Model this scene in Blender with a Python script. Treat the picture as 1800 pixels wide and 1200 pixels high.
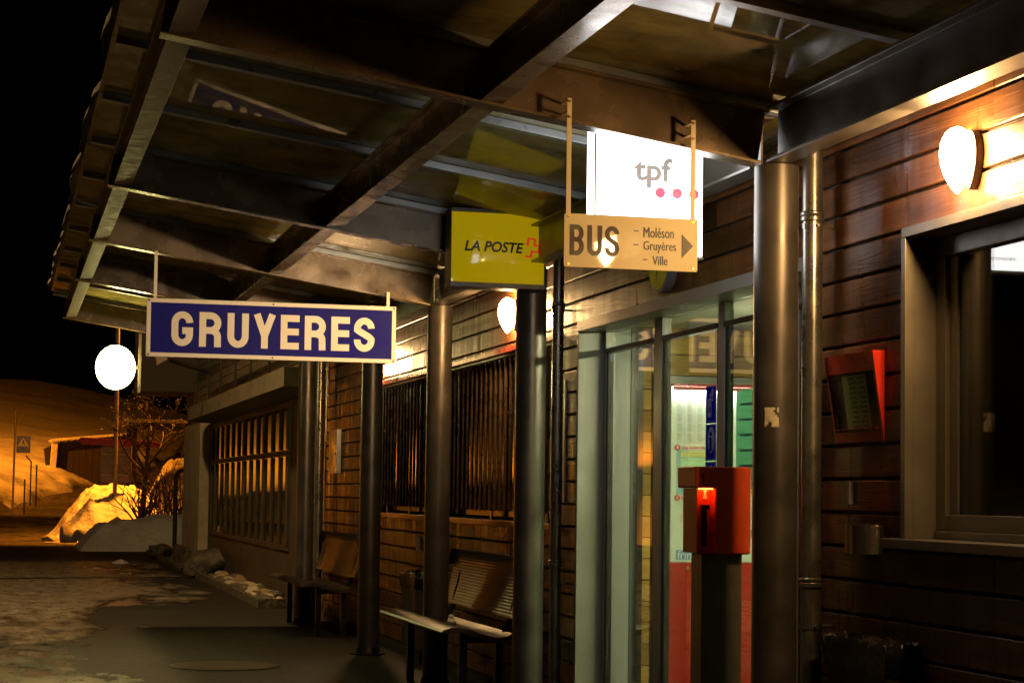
import bpy, bmesh, math, random
from mathutils import Vector, Matrix, noise as mn
R = math.radians
random.seed(7)
for o in list(bpy.data.objects):
    bpy.data.objects.remove(o)
SC = bpy.context.scene
COL = SC.collection

# ------------------------------------------------------------------ camera, world, exposure
YAW, PITCH, ROLL = 0.248484, 0.056439, 0.013232
def cam_axes():
    fwd0 = Vector((math.sin(YAW), math.cos(YAW), 0)); right0 = Vector((math.cos(YAW), -math.sin(YAW), 0)); up0 = Vector((0, 0, 1))
    fwd = fwd0*math.cos(PITCH) + up0*math.sin(PITCH)
    up1 = up0*math.cos(PITCH) - fwd0*math.sin(PITCH)
    right = right0*math.cos(ROLL) + up1*math.sin(ROLL)
    up = up1*math.cos(ROLL) - right0*math.sin(ROLL)
    return right, up, fwd
cam_data = bpy.data.cameras.new('camera')
cam = bpy.data.objects.new('camera', cam_data); COL.objects.link(cam)
r_, u_, f_ = cam_axes()
m = Matrix.Identity(4)
for i in range(3):
    m[i][0], m[i][1], m[i][2] = r_[i], u_[i], -f_[i]
m[0][3], m[1][3], m[2][3] = 0, 0, 1.36
cam.matrix_world = m
cam_data.sensor_width = 36; cam_data.lens = 70.0
cam_data.shift_y = 70.04/1800
cam_data.clip_start = 0.05; cam_data.clip_end = 2000
SC.camera = cam

world = bpy.data.worlds.new('World'); SC.world = world; world.use_nodes = True
wn = world.node_tree.nodes; wl_ = world.node_tree.links
bg = wn['Background']
sky = wn.new('ShaderNodeTexSky'); sky.sky_type = 'NISHITA'; sky.sun_disc = False
sky.sun_elevation = R(-9); sky.sun_rotation = R(200)
wl_.new(sky.outputs[0], bg.inputs[0]); bg.inputs[1].default_value = 0.02
SC.view_settings.view_transform = 'Standard'; SC.view_settings.look = 'None'
SC.view_settings.exposure = 0.8; SC.view_settings.gamma = 1
SC.cycles.use_denoising = True
SC.cycles.max_bounces = 10; SC.cycles.transparent_max_bounces = 24
SC.cycles.glossy_bounces = 5; SC.cycles.diffuse_bounces = 4
SC.cycles.caustics_reflective = False; SC.cycles.caustics_refractive = False
SC.cycles.sample_clamp_indirect = 3.0

LAMP_L, TPF_L, ROUND_L, POST_L, SODIUM_W = 190.0, 4.0, 20.0, 0.125, 10500.0
WARM = (1.0, 0.60, 0.24); SODIUM = (1.0, 0.275, 0.014)

# ------------------------------------------------------------------ materials
MATS = {}
def newmat(name):
    m = bpy.data.materials.new(name); m.use_nodes = True
    n = m.node_tree.nodes; n.clear()
    out = n.new('ShaderNodeOutputMaterial')
    MATS[name] = m
    return m, n, m.node_tree.links, out
def noise(n, l, scale, detail=4, rough=.55, vec=None, mapscale=None):
    t = n.new('ShaderNodeTexNoise'); t.inputs['Scale'].default_value = scale
    t.inputs['Detail'].default_value = detail; t.inputs['Roughness'].default_value = rough
    tc = n.new('ShaderNodeTexCoord')
    src = tc.outputs['Object']
    if mapscale:
        mp = n.new('ShaderNodeMapping'); mp.inputs['Scale'].default_value = mapscale
        l.new(src, mp.inputs[0]); src = mp.outputs[0]
    l.new(vec or src, t.inputs['Vector'])
    return t
def ramp(n, l, src, stops):
    r = n.new('ShaderNodeValToRGB'); e = r.color_ramp.elements
    while len(e) < len(stops): e.new(.5)
    for k, (p, c) in enumerate(stops):
        e[k].position = p; e[k].color = (*c, 1) if not isinstance(c, (int, float)) else (c, c, c, 1)
    l.new(src, r.inputs[0]); return r
def bump(n, l, src, strength, dist=.01):
    b = n.new('ShaderNodeBump'); b.inputs['Strength'].default_value = strength; b.inputs['Distance'].default_value = dist
    l.new(src, b.inputs['Height']); return b
def pbr(name, col, rough=.5, metal=0., var=.18, vscale=9., bumps=.15, bscale=80., bdist=.002, coat=0., roughvar=.12, mapscale=None, spec=.5):
    m, n, l, out = newmat(name)
    p = n.new('ShaderNodeBsdfPrincipled'); l.new(p.outputs[0], out.inputs[0])
    p.inputs['Metallic'].default_value = metal; p.inputs['Coat Weight'].default_value = coat
    p.inputs['Specular IOR Level'].default_value = spec
    t = noise(n, l, vscale, 5, .6, mapscale=mapscale)
    lo = tuple(max(0, c*(1-var*1.6)) for c in col); hi = tuple(min(1, c*(1+var)) for c in col)
    c = ramp(n, l, t.outputs[0], [(.28, lo), (.72, hi)]); l.new(c.outputs[0], p.inputs['Base Color'])
    rr = ramp(n, l, t.outputs[0], [(.3, max(.03, rough-roughvar)), (.7, min(1, rough+roughvar))]); l.new(rr.outputs[0], p.inputs['Roughness'])
    if bumps:
        t2 = noise(n, l, bscale, 3, .6, mapscale=mapscale)
        b = bump(n, l, t2.outputs[0], bumps, bdist); l.new(b.outputs[0], p.inputs['Normal'])
    return m
def emit(name, col, strength):
    m, n, l, out = newmat(name)
    e = n.new('ShaderNodeEmission'); e.inputs[0].default_value = (*col, 1); e.inputs[1].default_value = strength
    l.new(e.outputs[0], out.inputs[0]); return m
def lit_plastic(name, col, strength, base=None):
    m, n, l, out = newmat(name)
    p = n.new('ShaderNodeBsdfPrincipled'); l.new(p.outputs[0], out.inputs[0])
    p.inputs['Base Color'].default_value = (*(base or col), 1); p.inputs['Roughness'].default_value = .08
    p.inputs['Emission Color'].default_value = (*col, 1); p.inputs['Emission Strength'].default_value = strength
    return m
def glass(name, tint=(1, 1, 1), f0=.05, dirt=.0, dirtcol=(.3, .28, .24), rough=.0, wav=0.):
    m, n, l, out = newmat(name)
    tr = n.new('ShaderNodeBsdfTransparent'); tr.inputs[0].default_value = (*tint, 1)
    gl = n.new('ShaderNodeBsdfGlossy'); gl.inputs['Roughness'].default_value = rough
    lw = n.new('ShaderNodeLayerWeight'); lw.inputs[0].default_value = .5
    po = n.new('ShaderNodeMath'); po.operation = 'POWER'; po.inputs[1].default_value = 5; l.new(lw.outputs['Facing'], po.inputs[0])
    ma = n.new('ShaderNodeMath'); ma.operation = 'MULTIPLY_ADD'; ma.inputs[1].default_value = 1-f0; ma.inputs[2].default_value = f0
    l.new(po.outputs[0], ma.inputs[0])
    mx = n.new('ShaderNodeMixShader'); l.new(ma.outputs[0], mx.inputs[0]); l.new(tr.outputs[0], mx.inputs[1]); l.new(gl.outputs[0], mx.inputs[2])
    last = mx
    if wav:
        t = noise(n, l, 2.2, 2); b = bump(n, l, t.outputs[0], wav, .02); l.new(b.outputs[0], gl.inputs['Normal'])
    if dirt:
        df = n.new('ShaderNodeBsdfDiffuse'); df.inputs[0].default_value = (*dirtcol, 1)
        t = noise(n, l, 3.5, 6, .65); c = ramp(n, l, t.outputs[0], [(.3, dirt*.4), (.75, dirt*1.8)])
        m2 = n.new('ShaderNodeMixShader'); l.new(c.outputs[0], m2.inputs[0]); l.new(mx.outputs[0], m2.inputs[1]); l.new(df.outputs[0], m2.inputs[2]); last = m2
    l.new(last.outputs[0], out.inputs[0]); return m

def wood_mat(name, dark, mid, light, rough=(.24, .54), axis='Y', scale=1., bstr=.42, spec=.2):
    m, n, l, out = newmat(name)
    p = n.new('ShaderNodeBsdfPrincipled'); l.new(p.outputs[0], out.inputs[0]); p.inputs['Specular IOR Level'].default_value = spec
    geo = n.new('ShaderNodeNewGeometry'); tc = n.new('ShaderNodeTexCoord')
    off = n.new('ShaderNodeVectorMath'); off.operation = 'SCALE'; off.inputs[0].default_value = (37., 53., 29.)
    l.new(geo.outputs['Random Per Island'], off.inputs['Scale'])
    add = n.new('ShaderNodeVectorMath'); add.operation = 'ADD'; l.new(tc.outputs['Object'], add.inputs[0]); l.new(off.outputs[0], add.inputs[1])
    mp = n.new('ShaderNodeMapping'); l.new(add.outputs[0], mp.inputs[0])
    s = {'Y': (9, .5, 9), 'X': (.5, 9, 9), 'Z': (9, 9, .5)}[axis]
    mp.inputs['Scale'].default_value = tuple(q*scale for q in s)
    t = n.new('ShaderNodeTexNoise'); t.inputs['Scale'].default_value = 1.6; t.inputs['Detail'].default_value = 7; t.inputs['Roughness'].default_value = .62; t.inputs['Distortion'].default_value = .6
    l.new(mp.outputs[0], t.inputs['Vector'])
    # ring grain: contour lines of a stretched noise
    t2 = n.new('ShaderNodeTexNoise'); t2.inputs['Scale'].default_value = .9; t2.inputs['Detail'].default_value = 2; l.new(mp.outputs[0], t2.inputs['Vector'])
    mu = n.new('ShaderNodeMath'); mu.operation = 'MULTIPLY'; mu.inputs[1].default_value = 120; l.new(t2.outputs[0], mu.inputs[0])
    si = n.new('ShaderNodeMath'); si.operation = 'SINE'; l.new(mu.outputs[0], si.inputs[0])
    # knots
    vo = n.new('ShaderNodeTexVoronoi'); vo.inputs['Scale'].default_value = .55
    l.new(mp.outputs[0], vo.inputs['Vector'])
    kn = ramp(n, l, vo.outputs['Distance'], [(.03, 0.), (.12, 1.)])
    c = ramp(n, l, t.outputs[0], [(.25, dark), (.5, mid), (.78, light)])
    hs = n.new('ShaderNodeHueSaturation'); l.new(c.outputs[0], hs.inputs['Color'])
    vr = n.new('ShaderNodeMapRange'); vr.inputs[3].default_value = .5; vr.inputs[4].default_value = 1.6; l.new(geo.outputs['Random Per Island'], vr.inputs[0]); l.new(vr.outputs[0], hs.inputs['Value'])
    gm = n.new('ShaderNodeMix'); gm.data_type = 'RGBA'; gm.blend_type = 'MULTIPLY'; gm.inputs[0].default_value = .20
    gr = n.new('ShaderNodeMapRange'); gr.inputs[1].default_value = -1; gr.inputs[3].default_value = .35; l.new(si.outputs[0], gr.inputs[0])
    l.new(hs.outputs[0], gm.inputs[6]); l.new(gr.outputs[0], gm.inputs[7])
    km = n.new('ShaderNodeMix'); km.data_type = 'RGBA'; km.blend_type = 'MULTIPLY'; km.inputs[0].default_value = .75
    l.new(gm.outputs[2], km.inputs[6]); l.new(kn.outputs[0], km.inputs[7]); l.new(km.outputs[2], p.inputs['Base Color'])
    # weathered streaks change the gloss
    st = noise(n, l, 3.0, 4, .6, mapscale={'Y': (1, 3.2, .5), 'X': (3.2, 1, .5), 'Z': (3, 3, .5)}[axis])
    rr = ramp(n, l, st.outputs[0], [(.35, rough[0]), (.65, rough[1])]); l.new(rr.outputs[0], p.inputs['Roughness'])
    ad = n.new('ShaderNodeMath'); ad.operation = 'MULTIPLY_ADD'; ad.inputs[1].default_value = .16; l.new(si.outputs[0], ad.inputs[0]); l.new(t.outputs[0], ad.inputs[2])
    b = bump(n, l, ad.outputs[0], bstr, .003); l.new(b.outputs[0], p.inputs['Normal'])
    return m

wood_mat('cladding wood', (.050, .018, .007), (.115, .044, .015), (.20, .088, .032))
wood_mat('pale interior wood', (.34, .20, .05), (.46, .29, .075), (.55, .38, .12), rough=(.4, .6), axis='X', bstr=.15)
wood_mat('grey wood', (.05, .04, .03), (.10, .085, .06), (.16, .14, .10), rough=(.6, .8))
pbr('steel paint', (.105, .090, .075), .38, .55, .2, 6, .25, 160, .0012, roughvar=.1)
pbr('beam paint', (.20, .14, .085), .26, .35, .22, 4, .2, 120, .001)
pbr('galvanised steel', (.15, .115, .075), .5, .3, .3, 14, .15, 60, .001)
pbr('pipe metal', (.24, .22, .185), .3, .8, .25, 5, .1, 60, .001)
pbr('aluminium', (.28, .29, .29), .36, .5, .08, 5, .08, 200, .0008)
pbr('window grey', (.16, .135, .10), .42, .3, .1, 5, .15, 220, .0008)
pbr('portal grey', (.33, .32, .29), .4, .25, .08, 4, .08, 200, .0006)
pbr('dark metal', (.03, .028, .026), .4, .5, .25, 8, .12, 80, .001)
pbr('grille steel', (.17, .105, .065), .3, .6, .2, 8, .1, 80, .001)
pbr('sill copper brown', (.28, .12, .045), .35, .4, .25, 6, .1, 60, .001)
pbr('red trim', (.40, .035, .02), .3, .1, .25, 6, .08, 60, .001)
pbr('enamel blue', (.010, .008, .16), .6, 0, .12, 3, .06, 12, .002, roughvar=.1, spec=.12)
pbr('enamel white', (.74, .64, .47), .5, 0, .06, 5, .05, 20, .001)
pbr('enamel cream', (.74, .62, .38), .7, 0, .05, 5, .05, 70, .0006, coat=.7, roughvar=.05, spec=.15)
pbr('brown lettering', (.045, .026, .012), .3, 0, .1, 9, .10, 70, .0008, spec=.3)
pbr('black lettering', (.012, .012, .014), .4, 0, .1, 9, 0)
pbr('grey lettering', (.28, .28, .29), .5, 0, .05, 9, 0)
pbr('white lettering', (.78, .78, .78), .4, 0, .04, 9, 0)
pbr('red lettering', (.55, .035, .02), .4, 0, .06, 9, 0)
def vinyl(name, col):
    m, n, l, out = newmat(name)
    d = n.new('ShaderNodeBsdfDiffuse'); t = n.new('ShaderNodeBsdfTranslucent'); mx = n.new('ShaderNodeMixShader')
    for q in (d, t): q.inputs[0].default_value = (*col, 1)
    mx.inputs[0].default_value = .5; l.new(d.outputs[0], mx.inputs[1]); l.new(t.outputs[0], mx.inputs[2]); l.new(mx.outputs[0], out.inputs[0])
vinyl('blue sticker', (.03, .03, .32)); vinyl('poster green', (.07, .24, .15)); vinyl('white vinyl', (.8, .8, .8))
pbr('orange plastic', (.78, .075, .008), .42, 0, .1, 5, .12, 160, .0008, roughvar=.08)
pbr('red enamel', (.60, .030, .010), .35, 0, .15, 4, .08, 80, .001)
pbr('machine white', (.62, .70, .60), .4, 0, .04, 4, 0)
pbr('machine red', (.36, .012, .007), .3, 0, .1, 4, .05, 60, .001)
pbr('machine blue', (.20, .42, .46), .4, 0, .05, 6, 0)
pbr('label yellow', (.62, .64, .16), .5, 0, .05, 6, 0)
pbr('label green', (.42, .68, .38), .5, 0, .05, 6, 0)
pbr('label mint', (.50, .66, .58), .5, 0, .05, 6, 0)
pbr('label pink', (.66, .50, .46), .5, 0, .05, 6, 0)
pbr('badge blue', (.13, .30, .52), .4, 0, .05, 6, 0)
pbr('pale green wall', (.48, .62, .36), .5, 0, .06, 3, .05, 60, .001)
pbr('white paint', (.72, .73, .70), .5, 0, .05, 3, .04, 60, .001)
pbr('grey paint', (.30, .32, .31), .45, 0, .06, 3, .05, 60, .001)
pbr('dark room', (.035, .032, .028), .7, 0, .3, 2, 0)
pbr('brass', (.55, .42, .14), .3, .9, .1, 8, 0)
pbr('black plastic', (.012, .012, .013), .12, 0, .2, 9, .55, 26, .02, roughvar=.06)
pbr('bin metal', (.075, .068, .055), .45, .4, .25, 6, .1, 60, .001)
pbr('bench metal', (.06, .04, .026), .36, .3, .15, 2, .05, 60, .0006, roughvar=.05)
def ribbed(name, src):
    m = MATS[src].copy(); m.name = name; MATS[name] = m; n, l = m.node_tree.nodes, m.node_tree.links
    tc = n.new('ShaderNodeTexCoord'); sx = n.new('ShaderNodeSeparateXYZ'); l.new(tc.outputs['Object'], sx.inputs[0])
    mu = n.new('ShaderNodeMath'); mu.operation = 'MULTIPLY'; mu.inputs[1].default_value = 2*math.pi/.021; l.new(sx.outputs[2], mu.inputs[0])
    si = n.new('ShaderNodeMath'); si.operation = 'SINE'; l.new(mu.outputs[0], si.inputs[0])
    b = bump(n, l, si.outputs[0], .3, .003); p = [q for q in n if q.type == 'BSDF_PRINCIPLED'][0]; l.new(b.outputs[0], p.inputs['Normal'])
ribbed('ribbed bench sheet', 'bench metal')
pbr('stainless', (.42, .38, .32), .25, .95, .12, 6, .12, 30, .002, mapscale=(1, 1, .15))
pbr('paper sticker', (.55, .47, .33), .8, 0, .25, 40, .3, 120, .001)
pbr('concrete', (.16, .135, .085), .85, 0, .25, 5, .4, 40, .004)
pbr('stone wall', (.33, .28, .19), .85, 0, .25, 2.5, .5, 30, .006)
pbr('rock', (.10, .085, .062), .75, 0, .45, 5, .9, 14, .03)
pbr('pebble', (.40, .33, .22), .65, 0, .35, 4, .4, 20, .01)
pbr('ochre pebble', (.30, .22, .11), .7, 0, .35, 4, .4, 20, .01)
pbr('bark', (.13, .085, .055), .85, 0, .3, 20, .6, 60, .006)
pbr('house plaster', (.36, .30, .22), .8, 0, .12, 2, .2, 40, .003)
pbr('shed timber', (.022, .015, .009), .8, 0, .4, 3, .4, 30, .004)
pbr('dark timber', (.05, .035, .022), .7, 0, .3, 3, .4, 30, .004)
pbr('arrow red', (.28, .012, .02), .5, 0, .15, 4, 0)
pbr('sign back grey', (.20, .15, .115), .5, .3, .2, 4, .1, 30, .001)
pbr('galvanised post', (.32, .27, .22), .5, .4, .2, 10, .1, 60, .001)
pbr('signal blue', (.03, .10, .85), .35, 0, .08, 6, 0)
pbr('clock yellow', (.60, .52, .06), .3, 0, .06, 5, 0, coat=.3)
glass('window glass', (.965, .98, .955), .14, .010, (.25, .27, .22))
glass('dark window glass', (.72, .74, .68), .09, .012, (.16, .14, .10))
glass('annex glass', (.6, .62, .55), .03, .03, (.30, .30, .20))
[q for q in MATS['annex glass'].node_tree.nodes if q.type == 'BSDF_GLOSSY'][0].inputs[0].default_value = (.42, .46, .36, 1)  # mirror colour darkened to dim the orange reflections in the annex panes
glass('roof glass', (.22, .24, .2), .055, .55, (.46, .37, .13), rough=.02, wav=.012)  # olive dirt film strengthened to imitate reflected glow; dark tint blocks mast light
emit('lamp glow', WARM, LAMP_L)
emit('fluorescent', (1.0, .97, .58), 190.0)
emit('panel light', (.95, 1.0, .85), 60.0)
emit('slot light', (1.0, .16, .02), 9.0)
emit('sodium bulb', SODIUM, 30.0)
lit_plastic('lit white', (.97, .98, 1.0), TPF_L, (.8, .8, .8))
lit_plastic('lit yellow', (.80, .55, .003), POST_L*1.5, (.46, .31, .004))
lit_plastic('lit red', (.85, .06, .02), .28, (.5, .03, .01))
lit_plastic('lit round', (1.0, .86, .30), ROUND_L, (.8, .8, .7))
lit_plastic('lit red dot', (1.0, .09, .14), 1.15, (.7, .05, .08))
lit_plastic('lit grey letter', (.35, .35, .37), .46, (.3, .3, .3))
lit_plastic('lit lilac', (.45, .32, .95), .5, (.4, .3, .7))
lit_plastic('lit screen white', (.86, 1.0, .90), .75, (.6, .65, .6))

def ground_mat():
    m, n, l, out = newmat('asphalt and ice')
    p = n.new('ShaderNodeBsdfPrincipled'); l.new(p.outputs[0], out.inputs[0]); p.inputs['Specular IOR Level'].default_value = .3
    tc = n.new('ShaderNodeTexCoord'); sx = n.new('ShaderNodeSeparateXYZ'); l.new(tc.outputs['Object'], sx.inputs[0])
    n1 = noise(n, l, .55, 6, .68, mapscale=(1.1, .42, 1)); n2 = noise(n, l, 3.2, 6, .7, mapscale=(1.4, .6, 1)); n3 = noise(n, l, 70, 5, .75)
    def math_(op, a, b=None, c=None):
        q = n.new('ShaderNodeMath'); q.operation = op
        for k, v in enumerate((a, b, c)):
            if v is None: continue
            if isinstance(v, (int, float)): q.inputs[k].default_value = v
            else: l.new(v, q.inputs[k])
        return q.outputs[0]
    def sstep(v, a, b):
        q = n.new('ShaderNodeMapRange'); q.interpolation_type = 'SMOOTHSTEP'; q.inputs[1].default_value = a; q.inputs[2].default_value = b; l.new(v, q.inputs[0]); return q.outputs[0]
    nz = math_('ADD', math_('MULTIPLY', math_('SUBTRACT', n1.outputs[0], .5), 3.2), math_('MULTIPLY', math_('SUBTRACT', n2.outputs[0], .5), 1.3))
    X, Y = sx.outputs[0], sx.outputs[1]
    # edge of the trodden ice: close to the platform edge by the camera, across the whole platform further on
    edge = math_('ADD', .62, math_('MULTIPLY', sstep(Y, 22.3, 25.8), 1.75))
    far = math_('SUBTRACT', 1, sstep(Y, 36.5, 40))
    a = sstep(math_('SUBTRACT', math_('ADD', edge, nz), X), -.12, .22)
    ice = math_('MULTIPLY', a, far)
    # wheel track swept clean across the ice
    tr = math_('ABSOLUTE', math_('SUBTRACT', Y, math_('ADD', 30.2, math_('MULTIPLY', n1.outputs[0], .9))))
    trk = sstep(tr, .25, .6); ice = math_('MULTIPLY', ice, math_('ADD', .35, math_('MULTIPLY', trk, .65)))
    # trodden frozen snow on the square beyond
    pl = math_('MULTIPLY', sstep(Y, 46, 49), sstep(math_('ADD', n1.outputs[0], math_('MULTIPLY', n2.outputs[0], .4)), .58, .82))
    ice = math_('MAXIMUM', ice, math_('MULTIPLY', pl, .8))
    holes = sstep(n2.outputs[0], .3, .62); ice2 = math_('MULTIPLY', ice, math_('ADD', .12, math_('MULTIPLY', holes, .40)))
    asp = ramp(n, l, n3.outputs[0], [(.32, (.007, .006, .005)), (.52, (.024, .021, .017)), (.70, (.085, .075, .062))])
    big = noise(n, l, .7, 5, .6); bigr = ramp(n, l, big.outputs[0], [(.3, .62), (.7, 1.25)])
    mm = n.new('ShaderNodeMix'); mm.data_type = 'RGBA'; mm.blend_type = 'MULTIPLY'; mm.inputs[0].default_value = 1; l.new(asp.outputs[0], mm.inputs[6]); l.new(bigr.outputs[0], mm.inputs[7])
    n5 = noise(n, l, 14, 6, .75, mapscale=(1.3, .5, 1))
    icec = ramp(n, l, n5.outputs[0], [(.3, (.05, .043, .034)), (.5, (.24, .215, .175)), (.72, (.58, .54, .47))])
    mx = n.new('ShaderNodeMix'); mx.data_type = 'RGBA'; l.new(ice2, mx.inputs[0]); l.new(mm.outputs[2], mx.inputs[6]); l.new(icec.outputs[0], mx.inputs[7]); l.new(mx.outputs[2], p.inputs['Base Color'])
    rg = n.new('ShaderNodeMapRange'); rg.inputs[3].default_value = .62; rg.inputs[4].default_value = .2; l.new(ice, rg.inputs[0])
    rn = noise(n, l, 9, 4, .6); rr = math_('ADD', rg.outputs[0], math_('MULTIPLY', math_('SUBTRACT', rn.outputs[0], .5), .35)); l.new(rr, p.inputs['Roughness'])
    n4 = noise(n, l, 22, 5, .7)
    hgt = math_('ADD', math_('MULTIPLY', math_('MULTIPLY', n4.outputs[0], ice), 1.2), math_('MULTIPLY', n3.outputs[0], .30))
    hgt = math_('ADD', hgt, math_('MULTIPLY', ice, .5))
    b = bump(n, l, hgt, .6, .035); l.new(b.outputs[0], p.inputs['Normal'])
    return m
ground_mat()
def snow_mat(name, col=(.74, .73, .72), dirt=.25, sc=1.0, bs=1.0):
    m, n, l, out = newmat(name)
    p = n.new('ShaderNodeBsdfPrincipled'); l.new(p.outputs[0], out.inputs[0]); p.inputs['Roughness'].default_value = .7
    a = noise(n, l, 1.3*sc, 6, .65); b_ = noise(n, l, 9*sc, 5, .65)
    c = ramp(n, l, a.outputs[0], [(.3, tuple(q*(1-dirt) for q in col)), (.65, col)]); l.new(c.outputs[0], p.inputs['Base Color'])
    b = bump(n, l, b_.outputs[0], .6*bs, .09/sc*bs); b2 = bump(n, l, a.outputs[0], .4*bs, .25/sc*bs); l.new(b2.outputs[0], b.inputs['Normal']); l.new(b.outputs[0], p.inputs['Normal'])
    return m
snow_mat('snow'); snow_mat('far snow', (.66, .64, .62), .3, .25); snow_mat('dirty snow', (.42, .39, .33), .55, 2.)
def ice_mat():
    m, n, l, out = newmat('trodden ice')
    p = n.new('ShaderNodeBsdfPrincipled'); l.new(p.outputs[0], out.inputs[0])
    a = noise(n, l, 3.5, 9, .82, mapscale=(1.3, .55, 1)); b_ = noise(n, l, 40, 6, .8)
    c = ramp(n, l, a.outputs[0], [(.25, (.06, .048, .036)), (.5, (.19, .158, .12)), (.78, (.46, .41, .34))]); at = n.new('ShaderNodeAttribute'); at.attribute_name = 'thickness'
    ed = noise(n, l, 9, 6, .75); sb = n.new('ShaderNodeMath'); sb.operation = 'MULTIPLY_ADD'; sb.inputs[1].default_value = -.75; l.new(ed.outputs[0], sb.inputs[0]); l.new(at.outputs['Fac'], sb.inputs[2])
    mr = n.new('ShaderNodeMapRange'); mr.inputs[1].default_value = -.42; mr.inputs[2].default_value = .12; l.new(sb.outputs[0], mr.inputs[0])
    mx = n.new('ShaderNodeMix'); mx.data_type = 'RGBA'; mx.inputs[6].default_value = (.024, .021, .017, 1); l.new(mr.outputs[0], mx.inputs[0]); l.new(c.outputs[0], mx.inputs[7]); l.new(mx.outputs[2], p.inputs['Base Color'])
    r = ramp(n, l, a.outputs[0], [(.35, .18), (.65, .5)]); l.new(r.outputs[0], p.inputs['Roughness'])
    b = bump(n, l, b_.outputs[0], .5, .01); l.new(b.outputs[0], p.inputs['Normal'])
ice_mat()
snow_mat('hill snow', (.74, .72, .70), .35, .06, .35)

# ------------------------------------------------------------------ mesh building
def weighted_normals(me, lim):
    # large flat faces keep their own normal, narrow bevels blend between them
    fn = [p.normal.copy() for p in me.polygons]; fa = [p.area for p in me.polygons]
    vf = [[] for _ in me.vertices]
    for p in me.polygons:
        for v in p.vertices: vf[v].append(p.index)
    c = math.cos(lim); out = []
    for p in me.polygons:
        for v in p.vertices:
            a = Vector((0, 0, 0))
            for q in vf[v]:
                if fn[q].dot(fn[p.index]) > c: a += fn[q]*fa[q]**1.5
            out.append(a.normalized() if a.length > 1e-12 else fn[p.index])
    me.normals_split_custom_set(out)
def wloc(o):
    v = Vector((0, 0, 0))
    while o is not None:
        v += o.location; o = o.parent
    return v
class MB:
    def __init__(self): self.v = []; self.f = []
    def add(self, vs, fs):
        k = len(self.v); self.v += [tuple(q) for q in vs]; self.f += [tuple(i+k for i in f) for f in fs]; return self
    def box(self, x0, x1, y0, y1, z0, z1):
        return self.add([(x0, y0, z0), (x1, y0, z0), (x1, y1, z0), (x0, y1, z0), (x0, y0, z1), (x1, y0, z1), (x1, y1, z1), (x0, y1, z1)],
                        [(0, 3, 2, 1), (4, 5, 6, 7), (0, 1, 5, 4), (1, 2, 6, 5), (2, 3, 7, 6), (3, 0, 4, 7)])
    def tube(self, pts, r, n=12, caps=True):
        pts = [Vector(p) for p in pts]; rs = r if isinstance(r, (list, tuple)) else [r]*len(pts)
        rings = []; prev = None
        for i, p in enumerate(pts):
            a = pts[max(0, i-1)]; b = pts[min(len(pts)-1, i+1)]; t = (b-a).normalized()
            ref = prev if prev is not None else (Vector((0, 0, 1)) if abs(t.z) < .9 else Vector((1, 0, 0)))
            u = (ref - t*ref.dot(t)).normalized(); prev = u; w = t.cross(u)
            rings.append([p + (u*math.cos(2*math.pi*k/n) + w*math.sin(2*math.pi*k/n))*rs[i] for k in range(n)])
        vs = [q for ring in rings for q in ring]; fs = []
        for i in range(len(pts)-1):
            for k in range(n):
                fs.append((i*n+k, i*n+(k+1) % n, (i+1)*n+(k+1) % n, (i+1)*n+k))
        if caps: fs.append(tuple(range(n-1, -1, -1))); fs.append(tuple((len(pts)-1)*n+k for k in range(n)))
        return self.add(vs, fs)
    def lathe(self, c, prof, n=32, sx=1., sy=1.):
        vs = []; fs = []
        for (r, z) in prof:
            for k in range(n):
                a = 2*math.pi*k/n; vs.append((c[0]+r*sx*math.cos(a), c[1]+r*sy*math.sin(a), c[2]+z))
        for i in range(len(prof)-1):
            for k in range(n): fs.append((i*n+k, i*n+(k+1) % n, (i+1)*n+(k+1) % n, (i+1)*n+k))
        fs.append(tuple(range(n-1, -1, -1))); fs.append(tuple((len(prof)-1)*n+k for k in range(n)))
        return self.add(vs, fs)
    def prism(self, poly, axis, a0, a1):
        # poly: list of (p, q); axis 'X': (y, z), 'Y': (x, z), 'Z': (x, y)
        def P(p, q, a): return {'X': (a, p, q), 'Y': (p, a, q), 'Z': (p, q, a)}[axis]
        n = len(poly); vs = [P(p, q, a0) for p, q in poly] + [P(p, q, a1) for p, q in poly]
        fs = [tuple(range(n)), tuple(range(2*n-1, n-1, -1))] + [(i, i+n, (i+1) % n+n, (i+1) % n) for i in range(n)]
        return self.add(vs, fs)
    def sweep_box(self, p0, p1, w, h, up=(0, 0, 1)):
        # bar with its bottom centre line from p0 to p1
        p0, p1 = Vector(p0), Vector(p1); t = (p1-p0).normalized(); s = t.cross(Vector(up)).normalized(); u = s.cross(t)
        vs = [p+s*a*w/2+u*b*h for p in (p0, p1) for a, b in ((-1, 0), (1, 0), (1, 1), (-1, 1))]
        return self.add(vs, [(0, 1, 2, 3), (7, 6, 5, 4), (0, 4, 5, 1), (1, 5, 6, 2), (2, 6, 7, 3), (3, 7, 4, 0)])
    def ibeam(self, p0, p1, h, w, tw=.009, tf=.012):
        p0, p1 = Vector(p0), Vector(p1); t = (p1-p0).normalized(); s = t.cross(Vector((0, 0, 1))).normalized(); u = s.cross(t)
        pr = [(-w/2, 0), (w/2, 0), (w/2, tf), (tw/2, tf), (tw/2, h-tf), (w/2, h-tf), (w/2, h), (-w/2, h), (-w/2, h-tf), (-tw/2, h-tf), (-tw/2, tf), (-w/2, tf)]
        n = len(pr); vs = [p+s*a+u*b for p in (p0, p1) for a, b in pr]
        return self.add(vs, [tuple(range(n)), tuple(range(2*n-1, n-1, -1))] + [(i, i+n, (i+1) % n+n, (i+1) % n) for i in range(n)])
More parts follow.
